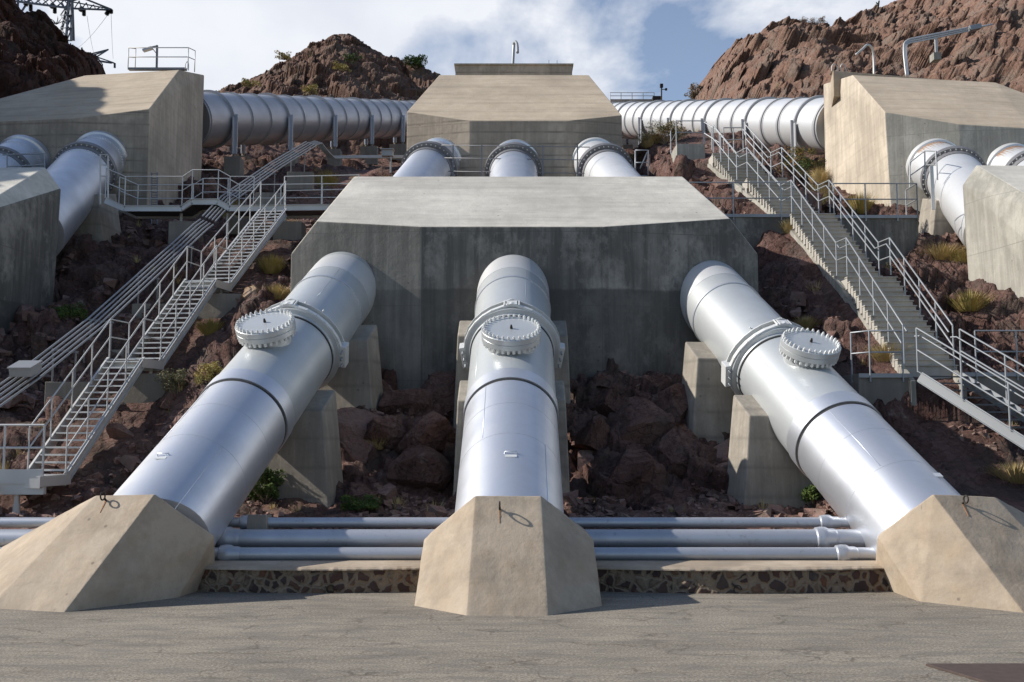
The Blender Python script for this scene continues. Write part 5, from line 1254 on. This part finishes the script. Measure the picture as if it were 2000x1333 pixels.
def bush(c, rx, ry, rzv, mat, label, n=2600, seed=0, leaf=0.035, stems=26, name='shrub', cat='shrub', mat2=None, clumps=26):
    rn = random.Random(seed); c = Vector(c); e = empty(name, c, label, cat)
    cl = [(c+V(rn.gauss(0, 0.42)*rx, rn.gauss(0, 0.42)*ry, rzv*(0.25+0.7*rn.random())), rn.uniform(0.18, 0.38)) for _ in range(clumps)]
    m_ = MB(); m2 = MB()
    for i in range(n):
        q, s = rn.choice(cl); dv = Vector((rn.gauss(0, 1), rn.gauss(0, 1), rn.gauss(0, 1))); dv.normalize()
        p = q+V(dv.x*s*rx*1.1, dv.y*s*ry*1.1, dv.z*s*rzv*0.8)*rn.uniform(0.5, 1.0)
        if p.z < c.z: p.z = c.z+rn.random()*0.1
        u = Vector((rn.gauss(0, 1), rn.gauss(0, 1), rn.gauss(0, 1))).normalized(); v_ = u.orthogonal().normalized(); L_ = leaf*rn.uniform(0.6, 1.5)
        (m2 if (mat2 and (hash((round(q.x, 2), round(q.z, 2))) % 3 == 0)) else m_).add([p-u*L_, p+v_*L_*0.4, p+u*L_, p-v_*L_*0.4], [(0, 1, 2, 3)])
    for nm, mb, mt in (('foliage', m_, mat), ('dry_foliage', m2, mat2)):
        if mb.v: me = bpy.data.meshes.new(nm); me.from_pydata(mb.v, [], mb.f); link(nm, me, M[mt], e)
    s_ = MB()
    for k in range(min(stems, len(cl))):
        q = cl[k][0]; s_.tube([c, c.lerp(q, 0.5)+V(rn.uniform(-.05, .05), 0, 0.03), q], 0.012, 5, radii=[0.016, 0.01, 0.004])
    s_.build('stems', M['twig'], e)
    return e
gm = MB(); rn = random.Random(99)
for i in range(420):
    y_ = 20.5*(52/20.5)**rn.random(); x_ = rn.uniform(-1, 1)*(y_*0.53)
    if fbm(np.array([[x_*0.35, y_*0.35, 3.3]]), 3, 31)[0] < 0.02 and rn.random() < 0.8: continue
    if -7.2 < x_ < 7.6 and 24.5 < y_ < 37: continue
    if any(abs(x_-np.interp(y_, [p.y for p in S], [p.x for p in S])) < 1.0 and 20 < y_ < 37 for S in (STL, STR)): continue
    c_ = V(x_, y_, surf(x_, y_)-0.03); r_ = rn.uniform(0.12, 0.34)
    for k in range(60):
        a = rn.uniform(0, 2*PI); q = rn.random(); b0 = c_+V(math.cos(a)*q*r_*0.4, math.sin(a)*q*r_*0.4, 0); tp = b0+V(math.cos(a)*q*r_, math.sin(a)*q*r_, r_*rn.uniform(0.5, 1.3)); s_ = V(-math.sin(a), math.cos(a), 0)*0.006
        gm.add([b0-s_, b0+s_, tp], [(0, 1, 2)])
me = bpy.data.meshes.new('dry_grass'); me.from_pydata(gm.v, [], gm.f); tag(link('dry_grass', me, M['straw']), 'sparse dry straw grass scattered over the rocky slope', 'grass', kind='stuff')
bush(place(738, 340, 40.5), 1.05, 0.8, 1.35, 'green', 'big green and orange bush above the walkway, left of the upper silver pipe', 9000, 3, 0.04, mat2='orangeleaf', clumps=40)
tf = [((530, 530, 29.4), .42, .62, 'goldgrass', 'bright yellow-green grass tuft right of the left metal stair'),
      ((540, 578, 28.6), .42, .42, 'straw', 'drier grass tuft just below the bright one by the left stair'),
      ((412, 650, 26.3), .42, .5, 'goldgrass', 'shaded grass tuft below the upper landing footing'),
      ((1893, 603, 27.8), .6, .62, 'goldgrass', 'big golden grass tuft on the sunlit slope by the right block'),
      ((1835, 505, 30.6), .75, .55, 'straw', 'wide straw-coloured grass clump at the foot of the right tapered pier'),
      ((1880, 515, 30.2), .5, .5, 'goldgrass', 'golden grass clump touching the pale right block'),
      ((1680, 415, 35.2), .6, .9, 'goldgrass', 'golden grass behind the right retaining wall railing'),
      ((1595, 395, 36.0), .55, .8, 'straw', 'dry straw bush between the concrete stair and the pale block'),
      ((450, 345, 40.5), .5, .9, 'goldgrass', 'tall shaded grass beside the big grey pipe'),
      ((1575, 640, 25.6), .4, .4, 'straw', 'small shaded tuft above the right pipe manhole'),
      ((1540, 455, 31.3), .3, .5, 'straw', 'pale twiggy tuft at the retaining wall left of the stair'),
      ((1730, 700, 25.2), .5, .5, 'straw', 'pale dry tuft behind the short curved railing'),
      ((1985, 935, 19.9), .6, .45, 'straw', 'dry straw patch at the right edge below the metal stair'),
      ((640, 300, 46), .6, .9, 'goldgrass', 'yellow grass under the big grey pipe supports'),
      ((1225, 285, 44), .5, .5, 'straw', 'pale dry tuft right of the middle tan block'),
      ((735, 870, 22.3), .35, .4, 'straw', 'sparse orange tuft between the boulders under the left pipe'),
      ((1270, 285, 44), .5, .6, 'straw', 'dry tuft under the white supply pipe near the stair top'),
      ((1600, 360, 40), .6, .9, 'straw', 'tangled dry brush against the left corner of the pale block'),
      ((1370, 600, 27.6), .2, .3, 'straw', 'tiny straw tuft right beside the grey block')]
for i, (c, r_, h, mt, lab) in enumerate(tf):
    p = place(*c); tuft(p-V(0, 0, 0.1), r_*1.3, h*1.2, mt, lab, 800, i, 0.8, wdt=0.005)
bush(place(1560, 350, 39.0), 0.8, 0.7, 1.1, 'orangeleaf', 'orange and green shrub beside the upper concrete stair', 4000, 5, 0.035, mat2='green')
bush(place(1300, 283, 46), 1.1, 0.8, 0.9, 'orangeleaf', 'orange brown shrub left of the concrete stair platform', 3500, 6, 0.04, mat2='greyleaf')
bush(place(518, 985, 19.6), 0.45, 0.4, 0.75, 'green', 'leafy green plant behind the left pipe foot', 2600, 7, 0.035)
bush(place(705, 1000, 19.3), 0.5, 0.35, 0.32, 'green', 'low dark green plant behind the horizontal pipes, left of centre', 2200, 8, 0.03)
bush(place(1590, 985, 19.6), 0.35, 0.3, 0.42, 'green', 'small green plant under the right pipe', 1600, 9, 0.03)
bush(place(345, 775, 23.4), 0.55, 0.5, 0.65, 'greyleaf', 'grey-green straggly shrub between the metal stair and left pipe', 3000, 10, 0.025)
bush(place(408, 760, 23.0), 0.4, 0.4, 0.6, 'goldgrass', 'yellow-green shrub touching the left edge of the left pipe', 2400, 11, 0.025)
bush(place(132, 628, 27.5), 0.5, 0.4, 0.5, 'green', 'dark green shrub in shade beside the left grey block', 2400, 12, 0.03)
bush(place(517, 470, 31.5), 0.32, 0.3, 0.5, 'green', 'small bright green plant beside the metal stair top', 1500, 13, 0.03)
bush(at(812, 134, 148), 2.0, 1.5, 1.9, 'green', 'green bush on the skyline right of the central hill', 1800, 14, 0.16)
bush(at(782, 132, 148), 1.2, 1.0, 1.0, 'greyleaf', 'small grey bush on the skyline between the two hills', 900, 15, 0.12)
bush(at(1357, 196, 82), 0.8, 0.8, 1.3, 'twig', 'bare twiggy bush at the left foot of the red cliff', 1200, 16, 0.08)
bush(at(1600, 54, 81), 0.8, 0.6, 0.8, 'twig', 'bare twiggy bush on the skyline of the red cliff', 900, 17, 0.06)
bush(at(1572, 48, 80), 0.5, 0.5, 0.5, 'twig', 'smaller twiggy bush left of the other on the cliff skyline', 500, 18, 0.06)
for i, (px, py, d_, lab, mt) in enumerate([(555, 118, 104, 'small yellow-green bush high on the central hill, left side', 'goldgrass'), (665, 140, 98, 'pale green bush in the middle of the central hill', 'goldgrass'), (690, 122, 102, 'green bush right of the pale one on the central hill', 'green'), (487, 172, 98, 'green bush low on the left flank of the central hill', 'goldgrass'), (610, 185, 93, 'yellow bush just above the big grey pipe', 'goldgrass')]):
    bush(at(px, py, d_), 0.9, 0.8, 0.8, mt, lab, 700, 30+i, 0.09)
# branching dead shrub on the left cliff and two cactus-like stumps on the right skyline
m_ = MB(); q = at(110, 48, 64); rn = random.Random(3)
for k in range(14):
    a = rn.uniform(-1.3, 1.3); L_ = rn.uniform(0.4, 0.9); tip = q+V(math.sin(a)*L_, rn.uniform(-.3, .3), math.cos(a)*L_*0.7); m_.tube([q, q.lerp(tip, 0.5)+V(0.05, 0, 0.05), tip], 0.02, 5, radii=[0.025, 0.015, 0.006])
tag(m_.build('dead_shrub', M['iron'], None), 'bare branching dead shrub on the left cliff edge', 'shrub')
for px, py, h, lab in ((1713, 22, 0.95, 'taller dark cactus stump on the right skyline'), (1705, 26, 0.5, 'shorter dark cactus stump on the right skyline')):
    q = at(px, py, 86); m_ = MB(); m_.tube([q-V(0, 0, 0.5), q+V(0.1, 0, h*0.5), q+V(0.22, 0, h)], 0.1, 8, radii=[0.12, 0.11, 0.06]); m_.tube([q+V(0.1, 0, h*0.6), q+V(-0.05, 0, h*0.85)], 0.06, 6); tag(m_.build('cactus', M['iron'], None, True), lab, 'cactus')
